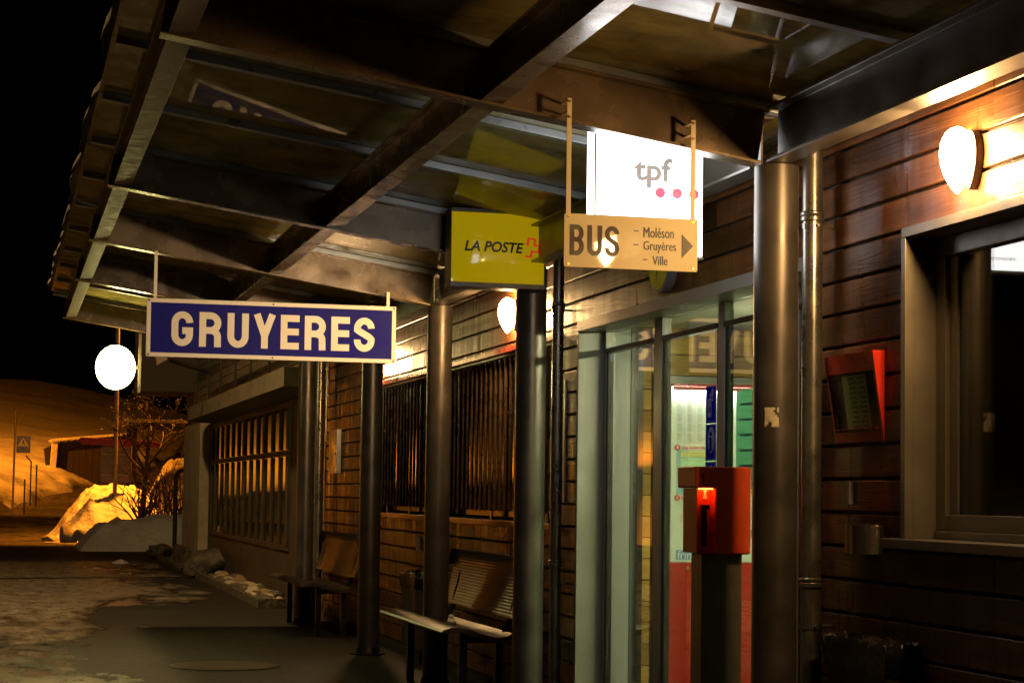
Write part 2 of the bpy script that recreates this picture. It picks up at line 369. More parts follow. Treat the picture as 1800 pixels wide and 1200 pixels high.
    def build(self, name, mat, parent=None, bevel=0., seg=2, smooth=35, origin=None):
        me = bpy.data.meshes.new(name)
        base = wloc(parent) if parent is not None else Vector(origin or (0, 0, 0))
        me.from_pydata([Vector(q)-base for q in self.v], [], self.f); me.validate()
        bm = bmesh.new(); bm.from_mesh(me)
        bmesh.ops.recalc_face_normals(bm, faces=bm.faces)
        if bevel:
            es = [e for e in bm.edges if len(e.link_faces) == 2 and e.calc_face_angle(0) > R(28)]
            bmesh.ops.bevel(bm, geom=es, offset=bevel, segments=seg, profile=.6, affect='EDGES', clamp_overlap=True)
        bm.to_mesh(me); bm.free()
        if smooth:
            for q in me.polygons: q.use_smooth = True
            me.set_sharp_from_angle(angle=R(smooth))
            if bevel: weighted_normals(me, R(smooth))
        o = bpy.data.objects.new(name, me); COL.objects.link(o)
        me.materials.append(MATS[mat])
        if parent is not None: o.parent = parent
        else: o.location = base
        return o
def tag(o, label=None, cat=None, group=None, kind=None):
    if label: o['label'] = label
    if cat: o['category'] = cat
    if group: o['group'] = group
    if kind: o['kind'] = kind
    return o
def thing(name, loc, label, cat, group=None):
    o = bpy.data.objects.new(name, None); COL.objects.link(o); o.location = loc; o.empty_display_size = .2
    return tag(o, label, cat, group)
def bx(name, mat, parent, *b, bevel=0., **k):
    return MB().box(*b).build(name, mat, parent, bevel=bevel, **k)

# writing: outlines of the built-in font, fitted to a rectangle
def text_mesh(name, body, mat, parent, place, bold=0., shear=0., mirror=False, depth=.0015):
    """place(u, v, w) maps the unit text rectangle (u right, v up, w out of the face) to the world"""
    cu = bpy.data.curves.new(name, 'FONT'); cu.body = body; cu.size = 1; cu.offset = bold; cu.shear = shear; cu.resolution_u = 4
    ob = bpy.data.objects.new(name, cu); COL.objects.link(ob)
    bpy.context.view_layer.update()
    me = bpy.data.meshes.new_from_object(ob.evaluated_get(bpy.context.evaluated_depsgraph_get()))
    bpy.data.objects.remove(ob); bpy.data.curves.remove(cu)
    xs = [v.co.x for v in me.vertices]; ys = [v.co.y for v in me.vertices]
    x0, x1, y0, y1 = min(xs), max(xs), min(ys), max(ys)
    base = wloc(parent) if parent is not None else Vector((0, 0, 0))
    for v in me.vertices:
        u = (v.co.x-x0)/(x1-x0); w = (v.co.y-y0)/(y1-y0)
        if mirror: u = 1-u
        v.co = Vector(place(u, w, depth))-base
    o = bpy.data.objects.new(name, me); COL.objects.link(o); me.materials.append(MATS[mat]); o.parent = parent
    return o
def on_y(x0, x1, z0, z1, y):       # face looking towards -Y
    return lambda u, v, w: (x0+(x1-x0)*u, y-w, z0+(z1-z0)*v)
def on_x(ya, yb, z0, z1, x):       # face looking towards -X; ya = left end (far), yb = right end (near)
    return lambda u, v, w: (x-w, ya+(yb-ya)*u, z0+(z1-z0)*v)

# stroke lettering: each letter is a set of polylines in a unit box
def arc(cx, cy, rx, ry, a0, a1, n=14):
    return [(cx+rx*math.cos(R(a0+(a1-a0)*k/n)), cy+ry*math.sin(R(a0+(a1-a0)*k/n))) for k in range(n+1)]
def stroke_letters(ch, w, h, s):
    """centre lines for a letter w x h with stroke s (metres)"""
    a, b, c, d = s/2, w-s/2, s/2, h-s/2
    rx = (b-a)/2; mx = (a+b)/2; ry = min(rx*1.1, (d-c)/2)
    if ch == 'G': return [[(b, d-ry)] + arc(mx, d-ry, rx, ry, 0, 180) + arc(mx, c+ry, rx, ry, 180, 360) + [(b, h*.545)], [(b+s/2, h*.545-s/2), (mx-.0*w, h*.545-s/2)]]
    if ch == 'R': return [[(a, 0), (a, h)], [(a, d), (mx, d)] + arc(mx, (d+h*.475)/2, rx, (d-h*.475)/2, 90, -90) + [(a, h*.475)], [(mx, h*.475)] + arc(mx, h*.475-rx*.8, rx*.97, rx*.8, 85, 0, 8) + [(b, 0)]]
    if ch == 'U': return [[(a, h), (a, c+ry)] + arc(mx, c+ry, rx, ry, 180, 360) + [(b, h)]]
    if ch == 'Y': return [[(mx, 0), (mx, h*.43)], [(a+s*.05, h), (mx, h*.36)], [(b-s*.05, h), (mx, h*.36)]]
    if ch == 'E': return [[(a, 0), (a, h)], [(a, d), (w, d)], [(a, h*.51), (w*.97, h*.51)], [(a, c), (w*.98, c)]]
    if ch == 'S':
        r1 = (h-s)/4*1.02
        return [[(b, d-ry*.95)] + arc(mx, d-ry, rx, ry, 5, 180) + [(a, d-ry*1.15), (a+rx*.25, h*.60), (mx, h*.51), (b-rx*.25, h*.42), (b, c+ry*1.15)] + arc(mx, c+ry, rx, ry, 0, -180) + [(a, c+ry*1.1)]]
    if ch == 'B':
        m_ = h*.52
        return [[(a, 0), (a, h)], [(a, d), (mx, d)] + arc(mx, (d+m_)/2, rx*.94, (d-m_)/2, 90, -90) + [(a, m_)], [(mx, m_)] + arc(mx, (m_+c)/2, rx, (m_-c)/2, 90, -90) + [(a, c)]]
def ribbon(mb, pts, s, place, lift):
    n = len(pts); L = []; Rr = []
    for i in range(n):
        p = Vector(pts[i]); a = Vector(pts[max(0, i-1)]); b = Vector(pts[min(n-1, i+1)])
        d1 = (p-a); d2 = (b-p)
        if d1.length < 1e-9: d1 = d2
        if d2.length < 1e-9: d2 = d1
        d1.normalize(); d2.normalize(); n1 = Vector((-d1.y, d1.x)); n2 = Vector((-d2.y, d2.x)); q = (n1+n2)
        q = q/max(.35, q.length_squared/2) if q.length > 1e-6 else n1
        L.append(p+q*s/2); Rr.append(p-q*s/2)
    k = len(mb.v)
    for p in L+Rr: mb.v.append(tuple(place(p.x, p.y, lift)))
    for i in range(n-1): mb.f.append((k+i, k+n+i, k+n+i+1, k+i+1))
def lettering(name, items, s, mat, parent, place, lift=.001):
    mb = MB(); j = 0
    for ch, u0, u1, v0, v1 in items:
        for st in stroke_letters(ch, u1-u0, v1-v0, s):
            clean = [st[0]]
            for q in st[1:]:
                if (Vector(q)-Vector(clean[-1])).length > 1e-4: clean.append(q)
            ribbon(mb, [(u0+p, v0+q) for p, q in clean], s, place, lift+.0002*(j % 4)); j += 1
    return mb.build(name, mat, parent, smooth=0)

# =================================================================== SETTING: ground, hill, verge
def grid_sheet(name, mat, xs, ys, zf, kind='structure'):
    mb = MB(); nx, ny = len(xs), len(ys)
    for y in ys:
        for x in xs: mb.v.append((x, y, zf(x, y)))
    for j in range(ny-1):
        for i in range(nx-1): mb.f.append((j*nx+i, j*nx+i+1, (j+1)*nx+i+1, (j+1)*nx+i))
    o = mb.build(name, mat, smooth=180); tag(o, kind=kind); return o
def hsh(x, y):
    return math.sin(x*1.7+y*.9)*.5 + math.sin(x*.63-y*1.31+2.1)*.35 + math.sin(x*3.1+y*2.7+.7)*.18
def road_z(y): return max(0., (y-103)*.05) if y < 400 else 14.85
ground = grid_sheet('ground', 'asphalt and ice', [-90, -40, -20, -10, -5, 0, 5, 10, 20, 40, 90],
                    [-25, 0, 10, 20, 30, 40, 60, 80, 100, 103, 106, 112, 120, 140, 170, 220, 300, 400, 620], lambda x, y: road_z(y))
# far edge of the road: the foot of the snowy hill
def hill():
    mb = MB(); ss = [-90+3.2*i for i in range(25)]+[-10+.45*i for i in range(170)]+[66.5+3.2*i for i in range(32)]; ds = [0, .3, .6, .9, 1.2, 1.5, 1.9, 2.3, 2.7, 3.1, 3.6, 4.3, 5, 6, 7, 8.5, 10, 12, 14, 17, 20, 28, 40, 55, 75, 100, 140, 190, 260, 340]
    d = Vector((.19, .98)).normalized(); nrm = Vector((-d.y, d.x)); P = Vector((-.25, 104.5))
    for s in ss:
        for q in ds:
            p = P + d*s + nrm*(q + .5*hsh(s*.4, 3)*max(0, 1-q/20))
            zb = road_z(p.y) - .12
            bank = 1.35*(1-math.exp(-q/1.9)); z = zb + bank + .016*q + .034*max(0, p.y-112)*min(1, q/25)
            z += (.15*hsh(s*.7, q*.5) + .28*mn.fractal(Vector((p.x*.55, p.y*.3, 1.)), .8, 2.1, 5))*min(1, q/1.2)*min(1, 20/(q+5))
            mb.v.append((p.x, p.y, z))
    n = len(ds)
    for i in range(len(ss)-1):
        for j in range(n-1): mb.f.append((i*n+j, i*n+j+1, (i+1)*n+j+1, (i+1)*n+j))
    o = mb.build('snowy_hill', 'hill snow', smooth=180); tag(o, kind='structure'); return o
hill()
def verge():
    mb = MB(); xs = [0+.24*i for i in range(70)]; ys = [66+.5*j for j in range(100)]
    for j, y in enumerate(ys):
        for i, x in enumerate(xs):
            left = 3.0 + (y-66)*.085      # left edge follows the road
            a = max(0., min(1., (x-left)/2.2)); b = max(0., min(1., (y-66)/5.)); a = a*a*(3-2*a); b = b*b*(3-2*b)
            z = -.1 + a*b*(1.15 + .035*(y-66) + .22*hsh(x*.8, y*.6) + .34*mn.fractal(Vector((x*.9, y*.6, 2.)), .8, 2.1, 5)) + road_z(y)*.5
            mb.v.append((x, y, z))
    n = len(xs)
    for j in range(len(ys)-1):
        for i in range(n-1): mb.f.append((j*n+i, j*n+i+1, (j+1)*n+i+1, (j+1)*n+i))
    o = mb.build('snow_verge', 'far snow', smooth=180); tag(o, kind='structure'); return o
verge()

# =================================================================== STATION BUILDING
WX = 3.3  # wall, wall fittings, vestibule and annex coordinates scaled about the camera to this depth
Z_TOP = 2.863
HOLES = [(4.492, 6.921, 1.172, 2.382), (7.792, 11.339, -.05, 2.382), (11.843, 17.829, 1.181, 2.35)]   # window, entrance, barred window
st = thing('station_building', (WX, 8, 0), 'long station building clad in dark brown wooden boards along the platform', 'building')
def clad(mb, y0, y1, z0, z1, holes, pitch=.1348, gap=.013, phase=.0, joints=()):
    z = z0 + phase
    while z < z1-.02:
        za, zb = z, min(z1, z+pitch-gap)
        cuts = sorted(set([y0, y1] + [q for h in holes for q in h[:2] if y0 < q < y1] + [j for j in joints if y0 < j < y1]))
        for a, b in zip(cuts, cuts[1:]):
            mid = (a+b)/2; segs = [(za, zb)]
            for h in holes:
                if h[0] < mid < h[1]:
                    ns = []
                    for s0, s1 in segs:
                        if h[3] <= s0 or h[2] >= s1: ns.append((s0, s1)); continue
                        if h[2]-s0 > .012: ns.append((s0, h[2]-.004))
                        if s1-h[3] > .012: ns.append((h[3]+.004, s1))
                    segs = ns
            for s0, s1 in segs:
                if s1-s0 < .01: continue
                ga = .0015 if a > y0 else 0; gb = .0015 if b < y1 else 0
                jx = random.uniform(-.0015, .0015); c = min(.004, (s1-s0)*.3); X = WX+jx
                mb.prism([(X+.022, s0), (X+c, s0), (X, s0+c), (X, s1-c), (X+c, s1), (X+.022, s1)], 'Y', a+ga, b-gb)
        z += pitch
mb = MB(); clad(mb, -3.667, 20.992, .10, Z_TOP, HOLES, phase=-.003, joints=(-0.572, 3.502, 6.242, 9.029, 12.283, 15.217, 18.242))
mb.build('cladding', 'cladding wood', st, smooth=0)
def wall_holes(mb, x0, x1, y0, y1, z0, z1, holes):
    ys = sorted(set([y0, y1]+[q for h in holes for q in h[:2]])); zs = sorted(set([z0, z1]+[min(max(q, z0), z1) for h in holes for q in h[2:]]))
    for a, b in zip(ys, ys[1:]):
        for c, d in zip(zs, zs[1:]):
            if any(h[0] <= (a+b)/2 <= h[1] and h[2] <= (c+d)/2 <= h[3] for h in holes): continue
            mb.box(x0, x1, a, b, c, d)
mb = MB(); wall_holes(mb, WX+.024, WX+.20, -4, 20.992, 0, 3.184, HOLES); mb.build('wall', 'dark room', st, smooth=0)
MB().box(WX-.035, WX+.02, -4, 21.01, 2.867, 3.193).box(WX-.06, WX+.21, -4, 21.019, 3.197, 3.216).build('fascia', 'aluminium', st, bevel=.004)
bx('pale_edge_strip', 'pipe metal', st, WX-.012, WX+.02, 20.996, 21.033, .1, 2.863, bevel=.003)  # pale strip standing in for the lit plank ends at the corner
bx('plinth', 'concrete', st, WX+.004, WX+.02, -4, 7.782, 0, .094)

# --- window near the camera
w = bx('window', 'window grey', st, WX-.028, WX+.01, 4.492, 6.921, 2.347, 2.385, bevel=.003)          # head trim of the surround
MB().box(WX-.028, WX+.01, 6.886, 6.923, 1.213, 2.346).build('jamb_trim', 'window grey', w, bevel=.003)
MB().box(WX+.011, WX+.20, 6.889, 6.92, 1.213, 2.346).box(WX+.011, WX+.20, 4.492, 6.92, 2.347, 2.379).build('reveal', 'window grey', w, smooth=0)
bx('sill', 'window grey', w, WX-.075, WX+.20, 4.492, 7.003, 1.175, 1.212, bevel=.005)
MB().box(WX+.10, WX+.16, 6.811, 6.888, 1.245, 2.346).box(WX+.10, WX+.16, 4.492, 6.81, 2.272, 2.346).box(WX+.10, WX+.16, 4.492, 6.81, 1.245, 1.305)\
    .box(WX+.118, WX+.162, 6.747, 6.8095, 1.306, 2.271).box(WX+.09, WX+.17, 4.492, 6.886, 1.2125, 1.244).build('frame', 'window grey', w, bevel=.006)
bx('pane', 'dark window glass', w, WX+.128, WX+.136, 4.492, 6.746, 1.306, 2.271, smooth=0)
MB().box(WX+0.938, WX+0.975, 3.85, 7.7, .0, 2.772).box(WX+.30, WX+0.938, 7.663, 7.7, 0, 2.772).box(WX+.30, WX+0.938, 3.85, 7.663, 2.735, 2.772).build('room_wall', 'dark room', st, smooth=0)
# --- barred window
w = MB().box(WX-.03, WX+.01, 11.825, 17.847, 2.318, 2.352).build('barred_window', 'red trim', st, bevel=.003)
MB().box(WX+.012, WX+.10, 11.852, 17.82, 2.3, 2.332).box(WX+.012, WX+.10, 11.852, 11.889, 1.204, 2.299).box(WX+.012, WX+.10, 17.783, 17.82, 1.204, 2.299).build('frame', 'dark metal', w, bevel=.003)
bx('sill', 'sill copper brown', w, WX-.06, WX+.1, 11.788, 17.921, 1.14, 1.179, bevel=.005)
mb = MB()
k = 11.944
bars = []
while k < 17.765: bars.append(k); k += .142
for k in bars: mb.tube([(WX+.012, k, 1.241), (WX+.012, k, 2.29)], .0125, 8)
for z in (1.259, 1.905, 2.268): mb.sweep_box((WX+.026, 11.898, z), (WX+.026, 17.774, z), .012, .022)
for k in (12.192, 13.658, 15.125, 16.592, 17.6): mb.sweep_box((WX+.024, k, 1.181), (WX+.024, k, 1.259), .03, .012, up=(1, 0, 0))
mb.build('grille', 'grille steel', w, smooth=40)
bx('pane', 'dark window glass', w, WX+.07, WX+.078, 11.898, 17.774, 1.204, 2.299, smooth=0)
for k in (13.383, 14.85, 16.317): MB().box(WX+.055, WX+.1, k, k+.05, 1.204, 2.299).build('mullion', 'dark metal', w, bevel=.003)
MB().box(WX+0.847, WX+0.883, 12.283, 20, .0, 2.772).box(WX+.21, WX+0.847, 18.297, 20, 0, 2.772).box(WX+.21, WX+0.847, 12.283, 18.297, 2.735, 2.772).build('room_wall', 'dark room', st, smooth=0)
bx('cover_strip', 'aluminium', st, WX-.012, WX-.001, 11.642, 11.674, 1.314, 2.057, bevel=.002)

# --- glazed entrance
GX = 3.442
e = MB().box(WX-.028, WX+.012, 7.755, 11.339, 2.325, 2.385).build('entrance', 'portal grey', st, bevel=.003)     # head of the metal surround
MB().box(WX-.028, WX+.012, 11.303, 11.341, 0, 2.324).build('jamb_trim', 'portal grey', e, bevel=.003)
MB().box(WX-.028, WX+.012, 7.755, 7.792, 0, 2.324).build('jamb_trim', 'portal grey', e, bevel=.003)
MB().box(WX+.013, GX+.06, 11.308, 11.337, 0, 2.35).box(WX+.013, GX+.06, 7.757, 7.786, 0, 2.35).box(WX+.013, GX+.06, 7.787, 11.307, 2.326, 2.35).build('reveal', 'portal grey', e, smooth=0)
MUL = [(11.266, 11.307), (10.225, 10.36), (9.265, 9.352), (8.296, 8.369), (7.787, 7.838)]
for a, b in MUL: MB().box(GX-.012, GX+.04, a, b, 0, 2.324).build('mullion', 'portal grey', e, bevel=.004)
mb = MB()
for (a0, b0), (a1, b1) in zip(MUL, MUL[1:]):
    mb.box(GX-.018, GX+.04, b1+.001, a0-.001, 2.199, 2.226)
    mb.box(GX-.022, GX+.045, b1+.001, a0-.001, 0, .10)
    mb.box(GX-.006, GX+.03, b1+.001, b1+.028, .101, 2.198); mb.box(GX-.006, GX+.03, a0-.028, a0-.001, .101, 2.198)
mb.build('frame', 'dark metal', e, bevel=.003)
for (a0, b0), (a1, b1) in zip(MUL, MUL[1:]):
    bx('glass_pane', 'window glass', e, GX+.004, GX+.012, b1+.029, a0-.029, .101, 2.198, smooth=0)
    bx('top_light', 'window glass', e, GX+.004, GX+.012, b1+.002, a0-.002, 2.227, 2.323, smooth=0)
# interior of the vestibule
YB = 12.118
bx('ceiling', 'white paint', st, GX+.07, 5.5, 7.755, YB+.1, 2.437, 2.478)
bx('floor', 'concrete', st, WX+.03, 5.5, 7.792, YB+.1, .004, .02)
MB().box(5.5, 5.546, 7.7, YB+.1, 0, 2.497).box(GX+.07, 5.5, 7.7, 7.75, 0, 2.497).build('inner_wall', 'pale green wall', st)
MB().box(4.033, 5.482, YB, YB+.1, 0, 2.13).build('rear_wall', 'grey paint', st)
bx('grey_panel', 'grey paint', st, GX+.07, 3.85, YB-.02, YB+.05, 0, 2.433, bevel=.004)
mb = MB(); z = 2.135; i = 0
while z < 2.433:
    mb.box(3.997, 5.482, YB-.012, YB+.05, z, min(2.435, z+.129)); z += .1348
z = .02
while z < 2.405:
    mb.box(3.938, 3.992, YB-.014, YB+.05, z, min(2.435, z+.129)); z += .1348
mb.build('interior_boards', 'pale interior wood', st, bevel=.002, smooth=0)
bx('door_frame', 'dark metal', st, 3.852, 3.936, YB-.03, YB+.05, 0, 2.43, bevel=.004)
bx('white_panel', 'pale green wall', st, 5.042, 5.454, YB-.1, YB-.03, .02, 2.038, bevel=.004)
lt = thing('ceiling_light', (4.492, 9.992, 2.433), 'fluorescent tube fitting on the ceiling of the glazed vestibule', 'ceiling light')
bx('housing', 'white paint', lt, 4.418, 4.565, 9.167, 10.817, 2.405, 2.436, bevel=.004)
MB().tube([(4.464, 9.213, 2.391), (4.464, 10.771, 2.391)], .013, 10).tube([(4.519, 9.213, 2.391), (4.519, 10.771, 2.391)], .013, 10).build('tube', 'fluorescent', lt)

# =================================================================== ANNEX
an = thing('annex_building', (3.3, 29, 0), 'annex with a row of tall windows under a rounded balcony, beyond the wooden building', 'building')
AH = [(23.83, 33.1, .64, 2.424)]
mb = MB(); wall_holes(mb, 3.32, 3.53, 21.05, 37.6, 0, 2.515, AH); mb.build('wall', 'dark timber', an, smooth=0)
bx('pillar', 'stone wall', an, 3.153, 3.318, 33.64, 36.7, 0, 2.497, bevel=.01)
w = MB().box(3.30, 3.39, 23.83, 33.1, .64, .70).box(3.30, 3.39, 23.83, 33.1, 1.785, 1.855).box(3.30, 3.39, 23.83, 33.1, 2.37, 2.424).build('window_strip', 'dark timber', an, bevel=.004)
for k in range(13):
    y = 23.83 + k*(9.27-.11)/12
    wide = .31 if k % 3 == 0 else .15
    MB().box(3.286, 3.395, y, y+wide*.7, .705, 1.78).box(3.286, 3.395, y, y+wide*.7, 1.86, 2.365).build('mullion', 'dark timber', w, bevel=.004)
MB().box(3.31, 3.316, 23.9, 33.0, .702, 1.783).box(3.31, 3.316, 23.9, 33.0, 1.857, 2.368).build('pane', 'annex glass', w, smooth=0)
MB().box(3.85, 3.9, 22, 37.6, 0, 2.5).build('curtain_wall', 'stone wall', an)
# balcony slab with a rounded far end
bp0 = [(3.318, 21.05), (2.842, 21.05)] + [(2.842+.478*(1-math.cos(R(a))), 32.45+.92*math.sin(R(a))) for a in range(0, 91, 10)]
MB().prism(bp0, 'Z', 2.469, 2.68).build('balcony', 'concrete', an, bevel=.006)
mb = MB()
for z in range(10): mb.box(3.282, 3.315, 21.05, 37.8, 2.717+z*.1375, 2.717+z*.1375+.126)
mb.build('upper_boards', 'grey wood', an, smooth=0)
bx('upper_wall', 'dark timber', an, 3.318, 3.6, 21.05, 37.8, 2.525, 4.33)
mb = MB()
for y in (22.5, 24.3, 25.95, 27.8, 29.5, 31.35): mb.box(2.86, 2.888, y, y+.028, 2.68, 3.55)
mb.box(2.852, 2.896, 21.1, 32.3, 3.551, 3.587)
mb.build('railing', 'dark metal', an, bevel=.003)
bx('eave', 'dark timber', an, 2.32, 3.7, 36.1, 38.1, 3.11, 4.6)
# floodlight on an arm at the balcony
fl = thing('floodlight', (2.85, 29.5, 3.05), 'floodlight on a dark arm reaching out from the balcony, under the blue sign', 'floodlight')
MB().tube([(2.87, 29.5, 3.10), (2.29, 29.45, 3.25)], .032, 8).build('arm', 'dark metal', fl)
MB().prism([(2.11, 3.165), (2.255, 3.25), (2.22, 3.375), (2.08, 3.34)], 'Y', 29.3, 29.5).build('head', 'galvanised post', fl, bevel=.008)
# curved pipe beside the annex pillar
dp = thing('bent_pipe', (3.12, 37.9, 0), 'black pipe with a bent top at the far corner of the annex', 'pipe')
MB().tube([(3.12, 37.9, 0), (3.12, 37.9, 1.53)]+[(3.12+.13*(1-math.cos(R(a))), 37.9, 1.53+.2*math.sin(R(a))) for a in range(15, 91, 15)]+[(3.44, 37.9, 1.735)], .041, 10).build('tube', 'dark metal', dp)
bx('foot', 'dark metal', dp, 3.05, 3.19, 37.83, 37.97, 0, .03, bevel=.005)

# =================================================================== CANOPY
BX_L, BX_R, SL = .52, 2.915, .1525
def bz(x): return 2.700 + SL*(2.9-x)
CY = [7.508, 11.377, 13.948, 16.645, 20.403]  # column positions, like most coordinates here, unprojected from image pixels
cn = thing('platform_canopy', (3.0, 13.9, 0), 'long steel canopy with glass roof panes over the platform, carried on round columns', 'canopy')
for y in CY:
    c = MB().lathe((3.0, y, 0), [(.09, .012), (.09, 2.697)], 40).build('column', 'steel paint', cn, smooth=50)
    MB().lathe((3.0, y, 0), [(.15, .0), (.15, .012), (.105, .016), (.094, .06), (.091, .061)], 40).build('base_plate', 'dark metal', c)
    mb = MB(); mb.ibeam((BX_R, y, bz(BX_R)), (BX_L, y, bz(BX_L)), .222, .10); mb.build('cross_beam', 'beam paint', cn, smooth=0, bevel=.0015, seg=1)
segs = [-3.0, 3.65] + CY
for a, b in zip(segs, segs[1:]):
    for nm, x, mt in (('edge_beam', .598, 'galvanised steel'), ('centre_beam', 1.80, 'beam paint')):
        MB().ibeam((x, a+.0055, bz(x)+.0135), (x, b-.0055, bz(x)+.0135), .19, .098).build(nm, mt, cn, smooth=0, bevel=.0015, seg=1)
    o = MB().ibeam((2.973, a+(.092 if a > 4 else .01), 2.700), (2.973, b-.092, 2.700), .222, .106).build('wall_beam', 'steel paint', cn, smooth=0, bevel=.0015, seg=1)
yb = []
for a, b in zip(segs, segs[1:]):
    n = 3 if b-a > 3.2 else 2
    yb += [a+(b-a)*k/n for k in range(n)]
yb.append(CY[-1]+.12)
G0 = .262
for y in yb:
    d_ = Vector((-1, 0, SL)).normalized()
    MB().sweep_box((3.12, y, bz(3.12)+.225), (.42, y, bz(.42)+.225), .06, G0-.226).build('glazing_bar', 'aluminium', cn, bevel=.003)
    MB().sweep_box((3.12, y, bz(3.12)+G0+.013), (.41, y, bz(.41)+G0+.013), .05, .012).build('glazing_cap', 'aluminium', cn, bevel=.002)
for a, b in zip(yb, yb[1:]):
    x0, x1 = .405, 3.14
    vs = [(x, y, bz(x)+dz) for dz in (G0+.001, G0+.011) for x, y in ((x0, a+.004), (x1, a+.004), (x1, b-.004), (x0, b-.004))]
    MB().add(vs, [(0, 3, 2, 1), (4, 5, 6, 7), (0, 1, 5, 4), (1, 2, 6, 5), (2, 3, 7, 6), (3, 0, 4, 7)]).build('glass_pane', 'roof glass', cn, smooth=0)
MB().box(3.15, 3.23, -3, 20.5, 2.84, 2.852).box(3.219, 3.23, -3, 20.5, 2.853, 2.90).box(3.15, 3.161, -3, 20.5, 2.853, 2.90).build('gutter', 'pipe metal', cn, smooth=0)
# ragged snow left on the outer edge of the glass roof
def roof_snow():
    mb = MB(); ys = [5+.22*i for i in range(71)]; nseg = 7
    for y in ys:
        wv = .10+.035*hsh(y*1.7, 1)+.02*hsh(y*5, 2); hgt = .09+.03*hsh(y*1.1, 5)
        for k in range(nseg):
            a = math.pi*k/(nseg-1); x = .47-.075*0+math.cos(a)*wv*.75; mb.v.append((x-.02, y, bz(.45)+G0+.014+math.sin(a)*hgt))
    for i in range(len(ys)-1):
        for k in range(nseg-1): mb.f.append((i*nseg+k, i*nseg+k+1, (i+1)*nseg+k+1, (i+1)*nseg+k))
    mb.f.append(tuple(range(nseg))); mb.f.append(tuple((len(ys)-1)*nseg+k for k in range(nseg)))
    o = mb.build('roof_snow', 'dirty snow', smooth=180)
    tag(o, 'ragged strip of old snow along the outer edge of the glass canopy roof', 'snow')
roof_snow()

# =================================================================== SIGNS
# station name sign
S = thing('station_name_sign', (1.78, 13.85, 2.27), 'blue enamel sign reading GRUYERES in white letters, hung from a canopy beam', 'sign')
x0, x1, z0, z1, yf = .914, 2.656, 2.270, 2.672, 13.83
bx('panel', 'enamel blue', S, x0+.028, x1-.028, yf+.004, yf+.034, z0+.028, z1-.028)
fr = MB().box(x0, x1, yf, yf+.036, z1-.029, z1).box(x0, x1, yf, yf+.036, z0, z0+.029).box(x0, x0+.029, yf, yf+.036, z0+.0292, z1-.0292).box(x1-.029, x1, yf, yf+.036, z0+.0292, z1-.0292).build('frame', 'enamel white', S, bevel=.003)
for x in (x0+.016, (x0+x1)/2, x1-.016):
    for z in (z0+.015, z1-.015): MB().tube([(x, yf+.002, z), (x, yf-.003, z)], .006, 10).build('rivet', 'dark metal', fr)
L8 = [('G', .171, .318), ('R', .361, .512), ('U', .555, .702), ('Y', .733, .893), ('E', .925, 1.056), ('R', 1.094, 1.242), ('E', 1.281, 1.412), ('S', 1.443, 1.59)]
lettering('lettering', [(c, a, b, .077, .317) for c, a, b in L8], .047, 'enamel white', S, lambda u, v, w: (x0+u, yf+.0035-w, z0+v))
for x, zt in ((.97, 2.998), (2.598, 2.775)):
    MB().box(x-.011, x+.011, yf+.006, yf+.012, z1-.002, zt).box(x-.011, x+.011, yf+.012, 13.948-.05, zt-.03, zt-.024).build('hanger', 'enamel white', S, bevel=.001)
# bus sign
S = thing('bus_sign', (2.35, 7.42, 2.245), 'cream metal sign reading BUS with an arrow, hung from the nearest canopy beam', 'sign')
bxx0, bxx1, bz0, bz1, yf = 2.080, 2.628, 2.243, 2.452, 7.405
def rrect(x0, x1, z0, z1, r):
    pts = []
    for cx, cz, a in ((x1-r, z1-r, 0), (x0+r, z1-r, 90), (x0+r, z0+r, 180), (x1-r, z0+r, 270)):
        pts += [(cx+r*math.cos(R(a+k*22.5)), cz+r*math.sin(R(a+k*22.5))) for k in range(5)]
    return pts
MB().prism(rrect(bxx0, bxx1, bz0, bz1, .008), 'Y', yf, yf+.004).build('panel', 'enamel cream', S, bevel=.0012)
u_ = bxx1-bxx0
lettering('lettering', [('B', .0225, .080, .046, .166), ('U', .0945, .154, .046, .166), ('S', .165, .224, .046, .166)], .0185, 'brown lettering', S, lambda u, v, w: (bxx0+u, yf-.0006-w*.6, bz0+v), .0008)
def bus_text(body, a, b, c, d):
    text_mesh('lettering', body, 'black lettering', S, on_y(bxx0+a, bxx0+b, bz0+c, bz0+d, yf), depth=.0012)
    text_mesh('lettering', body, 'black lettering', S, on_y(bxx0+a+.0016, bxx0+b+.0016, bz0+c, bz0+d, yf), depth=.0014)
bus_text('Moléson', .323, .447, .128, .168)
bus_text('Gruyères', .323, .457, .068, .114)
bus_text('Ville', .360, .422, .021, .056)
mb = MB()
for a, b, c in ((.283, .304, .150), (.281, .302, .096), (.322, .340, .039)): mb.add([(bxx0+a, yf-.0012, bz0+c), (bxx0+b, yf-.0012, bz0+c), (bxx0+b, yf-.0012, bz0+c+.004), (bxx0+a, yf-.0012, bz0+c+.004)], [(0, 1, 2, 3)])
mb.build('dash', 'black lettering', S, smooth=0)
MB().add([(bxx0+.481, yf-.0012, bz0+.051), (bxx0+.529, yf-.0012, bz0+.102), (bxx0+.481, yf-.0012, bz0+.148)], [(0, 1, 2)]).build('arrow', 'brown lettering', S, smooth=0)
for x, zt in ((2.0975, 2.905), (2.609, 2.848)):
    h_ = MB().box(x-.0095, x+.0095, yf+.005, yf+.010, bz1-.03, zt).box(x-.0095, x+.0095, yf+.010, 7.508-.006, zt-.055, zt-.05).box(x-.0095, x+.0095, yf+.010, 7.508-.006, zt-.01, zt-.005).build('hanger', 'enamel cream', S, bevel=.001)
    for z in (zt-.014, zt-.075, bz1-.012, bz0+.012): MB().tube([(x, yf+.005, z), (x, yf-.003, z)], .0045, 10).build('bolt', 'brass', h_)
